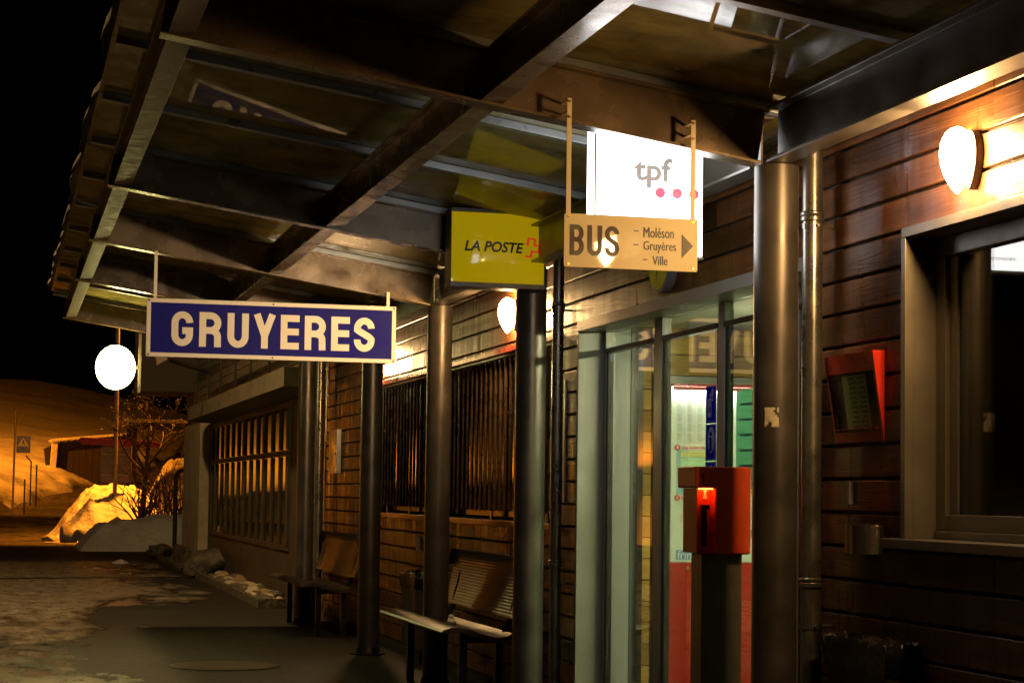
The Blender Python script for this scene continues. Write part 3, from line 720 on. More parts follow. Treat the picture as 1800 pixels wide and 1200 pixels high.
# post office sign
S = thing('post_sign', (2.73, 11.2, 2.545), 'yellow lit box sign reading LA POSTE with a red cross mark, fixed to a column', 'sign')
px0, px1, pz0, pz1, yf = 2.447, 3.013, 2.545, 3.000, 11.11
MB().box(px0, px1, yf, yf+.17, pz0, pz0+.028).box(px0, px1, yf, yf+.17, pz1-.02, pz1).box(px0, px0+.006, yf+.012, yf+.16, pz0+.0285, pz1-.0205).box(px1-.006, px1, yf+.012, yf+.16, pz0+.0285, pz1-.0205).box(px0+.007, px1-.007, yf+.15, yf+.158, pz0+.0285, pz1-.0205).build('casing', 'steel paint', S, bevel=.003)
def bulge(u, v): return yf+.018-.045*(1-(2*u-1)**4)*(1-(2*v-1)**4)**1.0*(1-.35*((2*u-1)**2+(2*v-1)**2)/2)
mb = MB(); nu, nv = 33, 27
for j in range(nv):
    for i in range(nu):
        u, v = i/(nu-1), j/(nv-1); mb.v.append((px0+.007+(px1-px0-.014)*u, bulge(u, v), pz0+.029+(pz1-pz0-.05)*v))
for j in range(nv-1):
    for i in range(nu-1): mb.f.append((j*nu+i, j*nu+i+1, (j+1)*nu+i+1, (j+1)*nu+i))
mb.build('face', 'lit yellow', S, smooth=180)
def post_place(u, v, w): return (px0+.007+(px1-px0-.014)*u, bulge(u, v)-w, pz0+.029+(pz1-pz0-.05)*v)
U0, U1, V0, V1 = (245-105)/1110, (945-105)/1110, .435, .588
text_mesh('lettering', 'LA POSTE', 'black lettering', S, lambda u, v, w: post_place(U0+(U1-U0)*u, V0+(V1-V0)*v-.012*u, w), bold=.028, shear=.22, depth=.0015)
cross = [(990, 560), (1008, 472), (1092, 478), (1076, 550), (1148, 556), (1132, 634), (1048, 628), (1034, 698), (966, 692)]
mb = MB(); ribbon(mb, [((x-105)/1110, (1028-y)/860) for x, y in cross], .027, post_place, .002); mb.build('cross_mark', 'lit red', S, smooth=0)
# transport company lit sign
S = thing('lit_company_sign', (2.6, 7.98, 2.36), 'bright white lit box sign reading tpf with three red dots, behind the cream bus sign', 'sign')
tx0, tx1, tz0, tz1, yf = 2.357, 2.848, 2.362, 2.94, 7.95
MB().box(tx0+.014, tx1-.006, yf-.001, yf+.09, tz0+.012, tz1).build('face', 'lit white', S, bevel=.003)
MB().box(tx0, tx0+.004, yf+.0, yf+.092, tz0, tz1).build('side', 'lit white', S)
MB().box(tx0+.0045, tx0+.0135, yf, yf+.092, tz0, tz1).box(tx0, tx1, yf+.003, yf+.095, tz0, tz0+.011).build('casing', 'aluminium', S)
MB().box(2.5, 2.53, yf+.02, yf+.06, tz1, 3.1).box(2.7, 2.73, yf+.02, yf+.06, tz1, 3.05).build('hanger', 'aluminium', S)
text_mesh('lettering', 'tpf', 'lit grey letter', S, on_y(2.535, 2.705, 2.655, 2.785, yf-.001), bold=.03)
text_mesh('lettering', 'transports publics fribourgeois', 'lit grey letter', S, on_y(2.55, 2.838, 2.412, 2.436, yf-.001), bold=.01)
for x in (2.652, 2.727, 2.802):
    MB().prism([(x+.0225*math.cos(2*math.pi*k/28), 2.638+.0225*math.sin(2*math.pi*k/28)) for k in range(28)], 'Y', yf-.004, yf-.002).build('red_dot', 'lit red dot', S)
# round lit sign at the end of the canopy
S = thing('round_lit_sign', (1.045, 20.3, 2.35), 'glowing round yellow-white sign hanging at the far end of the canopy', 'sign')
def oval(cx, cz, rx, rz, n=48): return [(cx+rx*math.cos(2*math.pi*k/n), cz+rz*math.sin(2*math.pi*k/n)) for k in range(n)]
MB().prism(oval(1.047, 2.575, .196, .222), 'Y', 20.30, 20.42).build('face', 'lit round', S, bevel=.006)
MB().prism(oval(1.047, 2.575, .199, .225), 'Y', 20.33, 20.39).build('rim', 'galvanised post', S, bevel=.004)
MB().box(1.276, 1.304, 20.37, 20.40, 2.33, 2.93).box(1.24, 1.276, 20.36, 20.385, 2.565, 2.60).build('bracket', 'galvanised post', S, bevel=.003)
mb = MB()
for sx in (-1, 1):
    cx = 1.047+sx*.145
    mb.add([(cx-.022, 20.297, 2.612), (cx+.022, 20.297, 2.612), (cx, 20.297, 2.575)], [(0, 1, 2)]); mb.add([(cx-.022, 20.297, 2.538), (cx+.022, 20.297, 2.538), (cx, 20.297, 2.575)], [(0, 1, 2)])
mb.build('lilac_mark', 'lit lilac', S, smooth=0)
# torn sticker on the near column
st_o = MB()
ys_ = 7.508; cr = .0915
tor = [(-.98, 0), (-.98, .075), (-.9, .08), (-.72, .074), (-.52, .076), (-.5, .045), (-.46, .012), (-.55, -.002), (-.75, .004), (-.9, -.006)]
mb = MB(); nA, nZ = 9, 9
def ang(a): return R(-90+a)
for j in range(nZ):
    for i in range(nA):
        a = R(-138+18*i/(nA-1)*2.0); z = 1.640+.078*j/(nZ-1)
        a += R(1.2*hsh(j*3.1, i)); mb.v.append((3.0+cr*math.cos(a), 7.508+cr*math.sin(a), z))
for j in range(nZ-1):
    for i in range(nA-1):
        if (i, j) in {(6, 7), (6, 6), (5, 6), (7, 5), (6, 5), (2, 0), (2, 1), (3, 0), (1, 0), (7, 4), (3, 1)}: continue
        mb.f.append((j*nA+i, j*nA+i+1, (j+1)*nA+i+1, (j+1)*nA+i))
o = mb.build('torn_sticker', 'paper sticker', smooth=180); tag(o, 'torn pale sticker on the nearest round column', 'sticker')

# =================================================================== WALL LAMPS
LX = 3.225
def egg_r(t, c=.60): return math.sqrt(max(0, 1-((t-c)/(1-c))**2)) if t > c else math.sin(math.pi/2*(t/c))**.74
def egg(y, z):
    n = 30; H = .236
    return MB().lathe((LX, y, z), [(.004, -H/2)]+[(.061*egg_r(i/n), -H/2+H*i/n) for i in range(1, n)]+[(.006, H/2)], 32)
def egg_outline(y, z, k):
    n = 24; H = .236*k; a = [(y+.061*k*egg_r(i/n), z-H/2+H*i/n) for i in range(n+1)]
    return a+[(2*y-p, q) for p, q in reversed(a[1:-1])]
def oval(cx, cz, rx, rz, n=48): return [(cx+rx*math.cos(2*math.pi*k/n), cz+rz*math.sin(2*math.pi*k/n)) for k in range(n)]
def wall_lamp(y, z, label):
    L = thing('wall_lamp', (WX, y, z), label, 'wall lamp', 'egg shaped wall lamps along the station wall')
    egg(y, z).build('lamp_shade', 'lamp glow', L, smooth=180)
    MB().prism(egg_outline(y-.004, z+.004, .92), 'X', WX-.034, WX-.003).build('housing', 'dark metal', L, bevel=.003)
    return L
wall_lamp(6.37, 2.555, 'egg shaped glowing wall lamp above the grey framed window, nearest the camera')
wall_lamp(12.86, 2.55, 'egg shaped glowing wall lamp over the barred window, left of the yellow sign column')
wall_lamp(17.85, 2.545, 'egg shaped wall lamp farthest along the wall, hidden behind a column')
wall_lamp(4.2, 2.755, 'egg shaped wall lamp on the boards beside the camera')
# unseen spotlight added behind the post office sign to brighten the station name sign
sp = thing('added_sign_spotlight', (2.62, 11.36, 2.9), 'small unseen spotlight added behind the yellow post sign to brighten the blue station name sign', 'spotlight')
MB().tube([(2.62, 11.37, 2.80), (2.62, 11.37, 2.64)], .008, 8).build('stem', 'dark metal', sp)
MB().tube([(2.63, 11.30, 2.64), (2.56, 11.46, 2.62)], [.03, .045], 16).build('head', 'dark metal', sp)
li = bpy.data.lights.new('spot_light', 'SPOT'); li.energy = 90; li.color = (1, .76, .48); li.spot_size = R(64); li.spot_blend = .5; li.shadow_soft_size = .03
lo = bpy.data.objects.new('spot_light', li); COL.objects.link(lo); lo.parent = sp
lo.location = Vector((2.555, 11.475, 2.618))-wloc(sp); lo.rotation_euler = (Vector((1.62, 13.83, 2.50))-Vector((2.555, 11.475, 2.618))).to_track_quat('-Z', 'Y').to_euler()

# =================================================================== THINGS ON THE WALL
def downpipe(y, r, rings, clamps, label, top=2.836):
    P = thing('downpipe', (3.208, y, 0), label, 'downpipe', 'downpipes on the station wall')
    MB().tube([(3.208, y, .03), (3.208, y, top)], r, 24).build('pipe', 'pipe metal', P, smooth=50)
    for z in rings: MB().lathe((3.208, y, z), [(r+.002, -.022), (r+.007, -.018), (r+.007, -.004), (r+.004, 0), (r+.008, .006), (r+.008, .014), (r+.002, .02)], 24).build('collar', 'pipe metal', P)
    for z in clamps:
        c = MB().lathe((3.208, y, z), [(r+.001, -.011), (r+.004, -.011), (r+.004, .011), (r+.001, .011)], 24).build('clamp', 'pipe metal', P)
        MB().tube([(3.208+r, y, z), (WX, y, z)], .006, 8).tube([(3.208, y-r-.022, z), (3.208, y-r, z)], .006, 8).build('bolt', 'pipe metal', c)
downpipe(7.627, .0425, [2.52, 1.016], [2.478, 0.838], 'bronze lit downpipe right behind the nearest column')
downpipe(11.532, .034, [2.497, 0.952], [2.469, 0.828], 'grey downpipe left of the glazed entrance')
downpipe(20.872, .045, [2.405], [1.03], 'dark downpipe at the far end of the wooden wall')

C = thing('wall_clock', (WX, 9.744, 2.57), 'round yellow faced clock on the boards above the glazed entrance, partly behind the bus sign', 'clock')
MB().prism(oval(9.744, 2.573, .17, .17, 40), 'X', WX-.055, WX-.003).build('case', 'aluminium', C, bevel=.006)
MB().prism(oval(9.744, 2.573, .152, .152, 40), 'X', WX-.058, WX-.0555).build('face', 'clock yellow', C)
MB().add([(WX-.0595, 9.737, 2.561), (WX-.0595, 9.752, 2.561), (WX-.0595, 9.772, 2.469), (WX-.0595, 9.762, 2.469)], [(0, 1, 2, 3)]).add([(WX-.0597, 9.737, 2.57), (WX-.0597, 9.748, 2.579), (WX-.0597, 9.827, 2.515)], [(0, 1, 2)]).build('hands', 'black lettering', C, smooth=0)

B = thing('info_box', (WX, 7.35, 1.58), 'red sloping display box on the boards between the downpipe and the window', 'display box')
y0, y1, z0, z1, dx = 7.115, 7.586, 1.575, 1.935, .056
MB().prism([(WX-.003, z0), (WX-dx, z1), (WX-.003, z1)], 'Y', y0, y0+.018).prism([(WX-.003, z0), (WX-dx, z1), (WX-.003, z1)], 'Y', y1-.018, y1)\
    .prism([(WX-.003, z1-.018), (WX-dx+.003, z1-.018), (WX-dx, z1), (WX-.003, z1)], 'Y', y0+.0185, y1-.0185).build('case', 'red enamel', B, bevel=.002)
def slx(z): return WX-.003-(dx-.003)*(z-z0)/(z1-z0)
MB().add([(slx(z), y, z) for y, z in ((y0+.018, z0+.01), (y1-.018, z0+.01), (y1-.018, z0+.05), (y0+.018, z0+.05))], [(0, 1, 2, 3)]).build('front_border', 'red enamel', B, smooth=0)
MB().add([(slx(z), y, z) for y, z in ((y0+.018, z1-.075), (y1-.018, z1-.075), (y1-.018, z1-.018), (y0+.018, z1-.018))], [(0, 1, 2, 3)]).build('front_border', 'red enamel', B, smooth=0)
MB().add([(slx(z)+.004, y, z) for y, z in ((y0+.018, z0+.05), (y1-.018, z0+.05), (y1-.018, z1-.075), (y0+.018, z1-.075))], [(0, 1, 2, 3)]).build('pane', 'dark window glass', B, smooth=0)
MB().add([(slx(z)+.008, y, z) for y, z in ((y0+.11, z0+.065), (y1-.13, z0+.065), (y1-.13, z1-.085), (y0+.11, z1-.085))], [(0, 1, 2, 3)]).build('notice', 'label yellow', B, smooth=0)
mb = MB()
for z in range(13):
    for (a, b) in ((.0, .07), (.09, .16)):
        zz = z1-.10-z*.019; mb.add([(slx(q)+.0075, y, q) for y, q in ((y0+.13+a, zz), (y0+.13+b-.01*(z % 3), zz), (y0+.13+b-.01*(z % 3), zz+.004), (y0+.13+a, zz+.004))], [(0, 1, 2, 3)])
mb.build('text_lines', 'black lettering', B, smooth=0)
MB().box(slx(1.75), WX-.001, y0+.03, y1-.03, z0+.06, z0+.062).build('inner_shelf', 'red enamel', B)

def ashtray(y, z, label):
    A = thing('wall_ashtray', (WX, y, z), label, 'ashtray', 'half round metal ashtrays on the wall')
    MB().prism([(WX-.002, y-.1)]+[(WX-.002-.11*math.sin(R(a)), y-.1*math.cos(R(a))) for a in range(10, 171, 10)]+[(WX-.002, y+.1)], 'Z', z, z+.112).build('bowl', 'stainless', A, bevel=.002)
    MB().box(WX-.1, WX-.02, y-.03, y+.03, z+.1125, z+.116).build('grid', 'dark metal', A)
ashtray(7.22, 1.145, 'half round metal ashtray under the red display box near the window sill')
ashtray(15.6, .90, 'half round metal ashtray under the barred window, left of the lit column')
def wall_bin(y0, y1, zt, label):
    Bn = thing('waste_bin', (WX, (y0+y1)/2, 0), label, 'bin', 'flat waste bins with black bags along the wall')
    MB().box(3.167, WX-.003, y0, y1, zt-0.59, zt).build('body', 'bin metal', Bn, bevel=.01)
    MB().box(3.227, 3.282, y0+.1, y1-.1, 0, zt-0.592).build('stand', 'bin metal', Bn, bevel=.006)
    # plastic bag folded over the rim
    mb = MB(); n = 44; lv = 6
    per = []
    for k in range(n):
        t = 4*k/n; s = t-int(t); a, b, c, d = 3.158, WX-.004, y0-.012, y1+.012
        p = [(a+(b-a)*s, c), (b, c+(d-c)*s), (b-(b-a)*s, d), (a, d-(d-c)*s)][int(t)]; per.append(p)
    cx, cy_ = (3.158+WX)/2, (y0+y1)/2
    for j in range(lv):
        for k, (x, y) in enumerate(per):
            w_ = hsh(k*1.855, j*2.222); sc = [1.03, 1.076, 1.085, 1.058, 0.938, 0.682][j]; zz = [zt-.085-.022*abs(hsh(k*0.938, 4)), zt-.055, zt-.01, zt+.022, zt+.028, zt-.01][j]
            xx = min(WX-.003, cx+(x-cx)*sc*(1+.06*w_)); mb.v.append((xx, cy_+(y-cy_)*sc*(1+.02*w_), zz+.014*hsh(k*2.222, j*1.122)*(1 if j else .3)))
    for j in range(lv-1):
        for k in range(n): mb.f.append((j*n+k, j*n+(k+1) % n, (j+1)*n+(k+1) % n, (j+1)*n+k))
    mb.f.append(tuple((lv-1)*n+k for k in range(n)))
    mb.build('bin_bag', 'black plastic', Bn, smooth=60)
wall_bin(6.83, 7.36, .80, 'dark waste bin with a shiny black bag under the near window')
wall_bin(15.5, 16.05, .70, 'dark waste bin with a black bag behind the benches, under the barred window')
o = thing('wall_cabinet', (WX, 20.258, 1.534), 'slim pale metal cabinet on the far end of the wooden wall', 'cabinet')
bx('body', 'aluminium', o, WX-.05, WX-.003, 20.002, 20.497, 1.543, 1.992, bevel=.004)
MB().tube([(WX-.05, 20.075, 1.745), (WX-.056, 20.075, 1.745)], .014, 12).build('lock', 'dark metal', o)
o = thing('wall_bracket', (WX, 7.443, 1.342), 'small triangular metal bracket on the boards above the ashtray', 'bracket')
MB().prism([(7.416, 1.429), (7.526, 1.429), (7.416, 1.36)], 'X', WX-.02, WX-.003).build('plate', 'stainless', o, bevel=.002)
MB().box(WX-.022, WX-.003, 7.405, 7.418, 1.337, 1.43).build('edge', 'aluminium', o, bevel=.001)

# =================================================================== ENTRANCE THINGS
V = thing('ticket_validator', (2.99, 8.15, 0), 'orange ticket validator on a grey post with a glowing slot, in front of the entrance', 'ticket validator')
MB().box(2.898, 3.082, 8.08, 8.22, 0, 1.116).build('post', 'window grey', V, bevel=.006)
MB().box(2.878, 3.102, 8.06, 8.24, 0, .012).build('foot', 'dark metal', V, bevel=.003)
body = MB().prism([(2.936, 1.116), (3.098, 1.116), (3.098, 1.488), (2.846, 1.488), (2.846, 1.396), (2.936, 1.396)], 'Y', 8.02, 8.26).build('body', 'orange plastic', V, bevel=.012, seg=3)
MB().box(2.872, 2.9355, 8.075, 8.255, 1.118, 1.395).build('slot_panel', 'orange plastic', V, bevel=.004)
MB().box(2.893, 2.912, 8.058, 8.0745, 1.15, 1.305).box(2.888, 2.917, 8.04, 8.0745, 1.305, 1.325).build('ticket_slot', 'dark metal', V, bevel=.002)
MB().box(2.876, 2.930, 8.035, 8.07, 1.3905, 1.3955).build('slot_lamp', 'slot light', V)
MB().prism([(2.900, 1.388), (2.916, 1.388), (2.912, 1.372), (2.918, 1.35), (2.898, 1.35), (2.904, 1.372)], 'Y', 8.073, 8.0748).build('arrow_mark', 'white lettering', V, smooth=0)
text_mesh('lettering', '0', 'brown lettering', V, on_y(2.872, 2.884, 1.42, 1.455, 8.02), depth=.001)

# ticket machine: px -> metres on its face
MX = lambda x: 4.071+(x-1180)*.00375
MZ = lambda y: 2.05-(y-679)*.00358
T = thing('ticket_machine', (4.537, 11.917, 0), 'red and white ticket machine with a lit front panel inside the vestibule', 'ticket machine')
bx('cabinet', 'machine red', T, 4.056, 4.913, 11.907, 12.082, .10, 0.943, bevel=.006)
bx('front_panel', 'machine white', T, 4.063, 4.909, 11.917, 12.072, 0.946, 2.05, bevel=.004)
bx('top_lamp', 'panel light', T, 4.07, 4.904, 11.885, 11.917, 2.025, 2.036)
MB().box(4.061, 4.911, 11.875, 12.072, 2.051, 2.07).box(4.061, 4.911, 11.875, 11.882, 2.025, 2.05).build('hood', 'machine red', T, bevel=.003)
bx('plinth', 'dark metal', T, 4.079, 4.886, 11.935, 12.072, .02, .098)
def panel(name, mat, x0, x1, y0, y1, d=.004):
    return MB().box(MX(x0), MX(x1), 11.917-d, 11.916, MZ(y1), MZ(y0)).build(name, mat, T, smooth=0)
mb = MB()
for c0 in (1188, 1206, 1224):
    for r in range(46):
        if r % 9 == 8: continue
        y = 692+r*1.901; w_ = random.uniform(7, 11.458)
        mb.add([(MX(c0), 11.915, MZ(y)), (MX(c0+w_), 11.915, MZ(y)), (MX(c0+w_), 11.915, MZ(y+0.847)), (MX(c0), 11.915, MZ(y+0.847))], [(0, 1, 2, 3)])
    mb.add([(MX(c0+14), 11.915, MZ(690)), (MX(c0+13.292), 11.915, MZ(690)), (MX(c0+13.292), 11.915, MZ(780)), (MX(c0+14), 11.915, MZ(780))], [(0, 1, 2, 3)])
mb.build('timetable', 'grey lettering', T, smooth=0)
panel('step_panel', 'machine blue', 1188, 1262, 790, 868)
for y0, y1, mt in ((792, 803, 'label yellow'), (805, 822, 'label green'), (825, 840, 'label mint'), (843, 855, 'label pink')):
    p = panel('step_label', mt, 1195, 1260, y0, y1, .006)
    mb = MB()
    for q in (y0+3, y1-3.208): mb.add([(MX(1199), 11.91, MZ(q)), (MX(1236), 11.91, MZ(q)), (MX(1236), 11.91, MZ(q+1)), (MX(1199), 11.91, MZ(q+1))], [(0, 1, 2, 3)])
    mb.build('text_lines', 'grey lettering', p, smooth=0)
for n_, y, s in (('1', 786, 'Choix du billet / Billett'), ('2', 874.5, 'Paiement / Ge')):
    MB().prism([(MX(1189)+.019*math.cos(2*math.pi*k/24), MZ(y)+.019*math.sin(2*math.pi*k/24)) for k in range(24)], 'Y', 11.91, 11.916).build('number_disc', 'red lettering', T)
    text_mesh('lettering', n_, 'white lettering', T, on_y(MX(1189)-.005, MX(1189)+.005, MZ(y)-.01, MZ(y)+.01, 11.91), bold=.02)
    text_mesh('lettering', s, 'red lettering', T, on_y(MX(1196), MX(1196+1.901*len(s)), MZ(y+3), MZ(y-3), 11.915), bold=.02, depth=.0008)
tr = MB().prism([(11.916, MZ(879)), (11.903, MZ(879)), (11.88, MZ(889)), (11.88, MZ(893)), (11.916, MZ(901))], 'X', MX(1201), MX(1226)).build('tray', 'stainless', T, bevel=.002)
panel('instruction_label', 'label pink', 1195, 1226, 903, 920)
bd = panel('badge', 'badge blue', 1188, 1240, 966, 982)
text_mesh('lettering', 'frimo', 'white lettering', bd, on_y(MX(1190), MX(1231), MZ(981), MZ(967), 11.913), bold=.01)
MB().tube([(MX(1207), 11.907, MZ(997)), (MX(1207), 11.894, MZ(997))], .012, 14).build('lock', 'brass', T)
panel('notice', 'white lettering', 1306, 1352, 690, 770)
panel('blue_band', 'machine blue', 1300, 1400, 787, 795)
panel('screen', 'lit screen white', 1306, 1352, 797, 826)  # even white glow of the ticket machine screen
kp = panel('keypad', 'label yellow', 1306, 1340, 840, 866)
mb = MB()
for i in range(5):
    for j in range(4): mb.box(MX(1309+i*6), MX(1312+i*6), 11.907, 11.913, MZ(846+j*6), MZ(843+j*6))
mb.build('keys', 'black lettering', kp, smooth=0)
MB().box(MX(1311), MX(1350), 11.88, 11.916, MZ(934), MZ(929)).build('return_slot', 'stainless', T, bevel=.002)
mb = MB()
for r in range(12): mb.add([(MX(1312), 11.915, MZ(878+r*4)), (MX(1312+random.uniform(12, 24)), 11.915, MZ(878+r*4)), (MX(1330), 11.915, MZ(879+r*4)), (MX(1312), 11.915, MZ(879+r*4))], [(0, 1, 2, 3)])
mb.build('text_lines', 'grey lettering', T, smooth=0)

# stickers on the entrance glass
def sticker(z0, z1, label, kind):
    s = thing('pictogram_sticker', (GX, 9.46, z0), label, 'sticker', 'blue pictogram stickers on the entrance glass')
    ya, yb = 9.552, 9.407
    b = MB().box(GX-.0005, GX+.003, yb, ya, z0, z1).build('backing', 'blue sticker', s)
    mb = MB(); X = GX-.0016
    def q(u0, u1, v0, v1, x=X):
        y0, y1 = ya+(yb-ya)*u0, ya+(yb-ya)*u1; a, c = z0+(z1-z0)*v0, z0+(z1-z0)*v1
        mb.add([(x, y0, a), (x, y1, a), (x, y1, c), (x, y0, c)], [(0, 1, 2, 3)])
    for u0, u1, v0, v1 in ((.08, 0.957, .05, .062), (.08, 0.957, 0.973, 0.984), (.08, .1, .062, 0.973), (0.938, 0.957, .062, 0.973)): q(u0, u1, v0, v1)
    if kind == 'ticket':
        q(.22, 0.572, .16, 0.663); q(.42, 0.773, 0.59, 0.81); q(0.572, 0.792, 0.81, 0.92)
    elif kind == 'i':
        mb.add([(X, ya+(yb-ya)*(0.572+.34*math.cos(2*math.pi*k/28)), z0+(z1-z0)*(0.572+.36*math.sin(2*math.pi*k/28))) for k in range(28)], [tuple(range(28))])
    else:
        q(.3, 0.755, 0.572, 0.682); q(.4, 0.663, 0.737, 0.893); q(.3, .42, .2, 0.572); q(0.645, 0.755, .2, 0.572)
    mb.build('pictogram', 'white vinyl', s, smooth=0)
    if kind == 'i':
        mb = MB(); X = GX-.0024
        q(.42, 0.645, .30, 0.618, X); q(.34, 0.645, 0.581, 0.627, X); q(.34, 0.718, .26, .31, X); q(.41, 0.654, 0.682, 0.792, X); mb.build('letter', 'blue sticker', s, smooth=0)
    elif kind == 'ticket':
        mb = MB(); X = GX-.0024
        q(.28, .34, .28, .44, X); q(.40, 0.535, .28, .44, X); q(0.59, 0.645, 0.663, 0.718, X); q(0.682, 0.737, 0.663, 0.718, X); mb.build('detail', 'blue sticker', s, smooth=0)
sticker(1.729, 1.917, 'blue glass sticker with a white ticket pictogram, topmost of its column', 'ticket')
sticker(1.541, 1.724, 'blue glass sticker with an i in a white oval, above the orange validator', 'i')
sticker(1.351, 1.535, 'blue glass sticker with a figure pictogram, lowest of its column behind the validator', 'figure')
P = thing('green_poster', (GX+.03, 9.075, 1.442), 'green poster hanging inside the entrance glass beside the blue stickers', 'poster')
MB().add([(GX+.03+.012*k, 9.199-.045*k, z) for k in range(8) for z in (1.397, 1.878+.004*k)], [(2*k, 2*k+1, 2*k+3, 2*k+2) for k in range(7)]).build('sheet', 'poster green', P, smooth=60)
mb = MB()
for r in range(6):
    z = 1.818-r*.075; mb.add([(GX+.033, 9.158, z), (GX+.085, 8.983, z), (GX+.085, 8.983, z-.012), (GX+.033, 9.158, z-.012)], [(0, 1, 2, 3)])
mb.build('text_lines', 'machine blue', P, smooth=0)

# =================================================================== BENCHES
def bench(y0, y1, label):
    Bn = thing('bench', (2.95, (y0+y1)/2, 0), label, 'bench', 'curved sheet metal benches between the columns')
    seat = [(2.705, .468), (2.700, .482), (2.712, .497), (2.76, .512), (2.82, .512), (2.90, .492), (2.98, .464), (3.06, .448), (3.12, .452), (3.165, .475)]
    def sheet(pts, t):
        P_ = [Vector(p) for p in pts]; lo = []
        for i, p in enumerate(P_):
            d = (P_[min(len(P_)-1, i+1)]-P_[max(0, i-1)]).normalized(); lo.append(p-Vector((-d.y, d.x))*t)
        return [tuple(p) for p in P_]+[tuple(p) for p in reversed(lo)]
    # cut round the column where it passes through the seat
    s = MB().prism(sheet(seat, .034), 'Y', y0, y1).build('seat', 'bench metal', Bn, bevel=.002)
    back = [(3.185, .56), (3.21, .63), (3.235, .72), (3.252, .81), (3.258, .88), (3.245, .93), (3.215, .957)]
    # back with rounded upper corners
    mb = MB(); n = 21; t = .014; cols = []
    for i in range(n):
        u = i/(n-1); y = y0+(y1-y0)*u; e_ = min(u, 1-u)*(y1-y0); cut = 0 if e_ > .12 else (.12-math.sqrt(max(0, .12**2-(.12-e_)**2)))
        col = []
        for (x, z) in back: col.append((x, y, min(z, .957-cut)))
        cols.append(col)
    m_ = len(back)
    for off in (0, t):
        for col in cols:
            for (x, y, z) in col: mb.v.append((x+off, y, z))
    N = n*m_
    for i in range(n-1):
        for j in range(m_-1):
            a = i*m_+j; mb.f.append((a, a+1, a+m_+1, a+m_)); mb.f.append((N+a, N+a+m_, N+a+m_+1, N+a+1))
    for i in range(n-1):
        for j in (0, m_-1):
            a = i*m_+j; mb.f.append((a, a+m_, N+a+m_, N+a))
    for i in (0, n-1):
        for j in range(m_-1):
            a = i*m_+j; mb.f.append((a, a+1, N+a+1, N+a))
    mb.build('backrest', 'ribbed bench sheet', Bn, smooth=50)
    for y in (y0+.22, y1-.25):
        MB().box(2.86, 2.91, y-.03, y+.03, 0, .475).box(3.10, 3.15, y-.03, y+.03, 0, .44).box(2.9105, 3.0995, y-.025, y+.025, .40, .44).build('leg', 'dark metal', Bn, bevel=.004)
        MB().tube([(3.16, y, .46), (3.205, y, .56), (3.265, y, .80)], .018, 8).build('bracket', 'dark metal', Bn)
    return Bn
bench(12.36, 14.52, 'curved metal bench nearest the camera, with a little lump of snow on its seat')
bench(18.45, 20.85, 'curved metal bench farther back, beside the bed of stones')
mb = MB()
for (x, y, z, r) in ((2.90, 13.0, .505, .028), (2.93, 13.06, .498, .02), (2.88, 12.94, .508, .017), (2.905, 13.01, .54, .018)):
    mb.lathe((x, y, z), [(r*math.sin(math.pi*k/8), -r*math.cos(math.pi*k/8)) for k in range(1, 8)], 10)
o = mb.build('snow_lump', 'snow', smooth=180, origin=(2.9, 13.0, .49)); tag(o, 'small lump of snow lying on the near bench seat', 'snow')

# trodden, refrozen snow lying on the platform: a thin crust of its own
def ice_crust():
    mb = MB(); x0, y0, dx, dy = -2.6, 9.0, .045, .095; nx, ny = 118, 300; idx = {}; ms = []
    def mask(x, y):
        t = min(1, max(0, (y-22.3)/3.5)); t = t*t*(3-2*t); e_ = .50+1.75*t
        w_ = 1.1*mn.fractal(Vector((x*.9, y*.33, 3.1)), .8, 2.1, 5)+.45*mn.fractal(Vector((x*3.1, y*1.2, 8.4)), .7, 2.1, 4)
        f = min(1, max(0, (37.6-y)/2.0)); tr = min(1, max(0, (abs(y-30.6-.25*x)-.22)/.3))
        return min(e_-x+w_, 2.5*f-.3, 1.6*tr-.15)
    def vert(i, j):
        if (i, j) not in idx:
            x, y = x0+dx*i+.3*dx*math.sin(j*1.7), y0+dy*j; m_ = M[i][j]
            h_ = mn.fractal(Vector((x*9, y*5, .5)), .65, 2.2, 5)*.5+.5; h2 = mn.fractal(Vector((x*23, y*13, 4.5)), .6, 2.0, 3)*.5+.5
            z = .005+min(1, max(0, m_)*1.6)*(.003+.010*max(0, h_)*max(0, h_)+.007*max(0, h2)); idx[(i, j)] = len(mb.v); mb.v.append((x, y, z if m_ > 0 else .003)); ms.append(m_)
        return idx[(i, j)]
    M = [[mask(x0+dx*i, y0+dy*j) for j in range(ny+1)] for i in range(nx+1)]
    for i in range(nx):
        for j in range(ny):
            if max(M[i][j], M[i+1][j], M[i][j+1], M[i+1][j+1]) > 0 and mn.noise(Vector((x0+dx*i*1.0, (y0+dy*j)*.5, 2.2))*3.0) > -.55-3.*max(0, M[i][j]):
                mb.f.append((vert(i, j), vert(i+1, j), vert(i+1, j+1), vert(i, j+1)))
    o = mb.build('trodden_ice', 'trodden ice', smooth=180); at = o.data.attributes.new('thickness', 'FLOAT', 'POINT'); at.data.foreach_set('value', ms)
    tag(o, 'patchy crust of trodden brownish ice on the left side of the platform', 'ice', kind='stuff')
ice_crust()
# manhole cover
o = thing('manhole_cover', (1.69, 15.6, 0), 'round manhole cover set in the dark platform asphalt', 'manhole cover')
MB().lathe((1.69, 15.6, 0), [(.43, .001), (.43, .006), (.40, .007)], 48).build('rim', 'dark metal', o)
MB().lathe((1.69, 15.6, 0), [(.385, .004), (.385, .0075)], 48).build('lid', 'concrete', o)

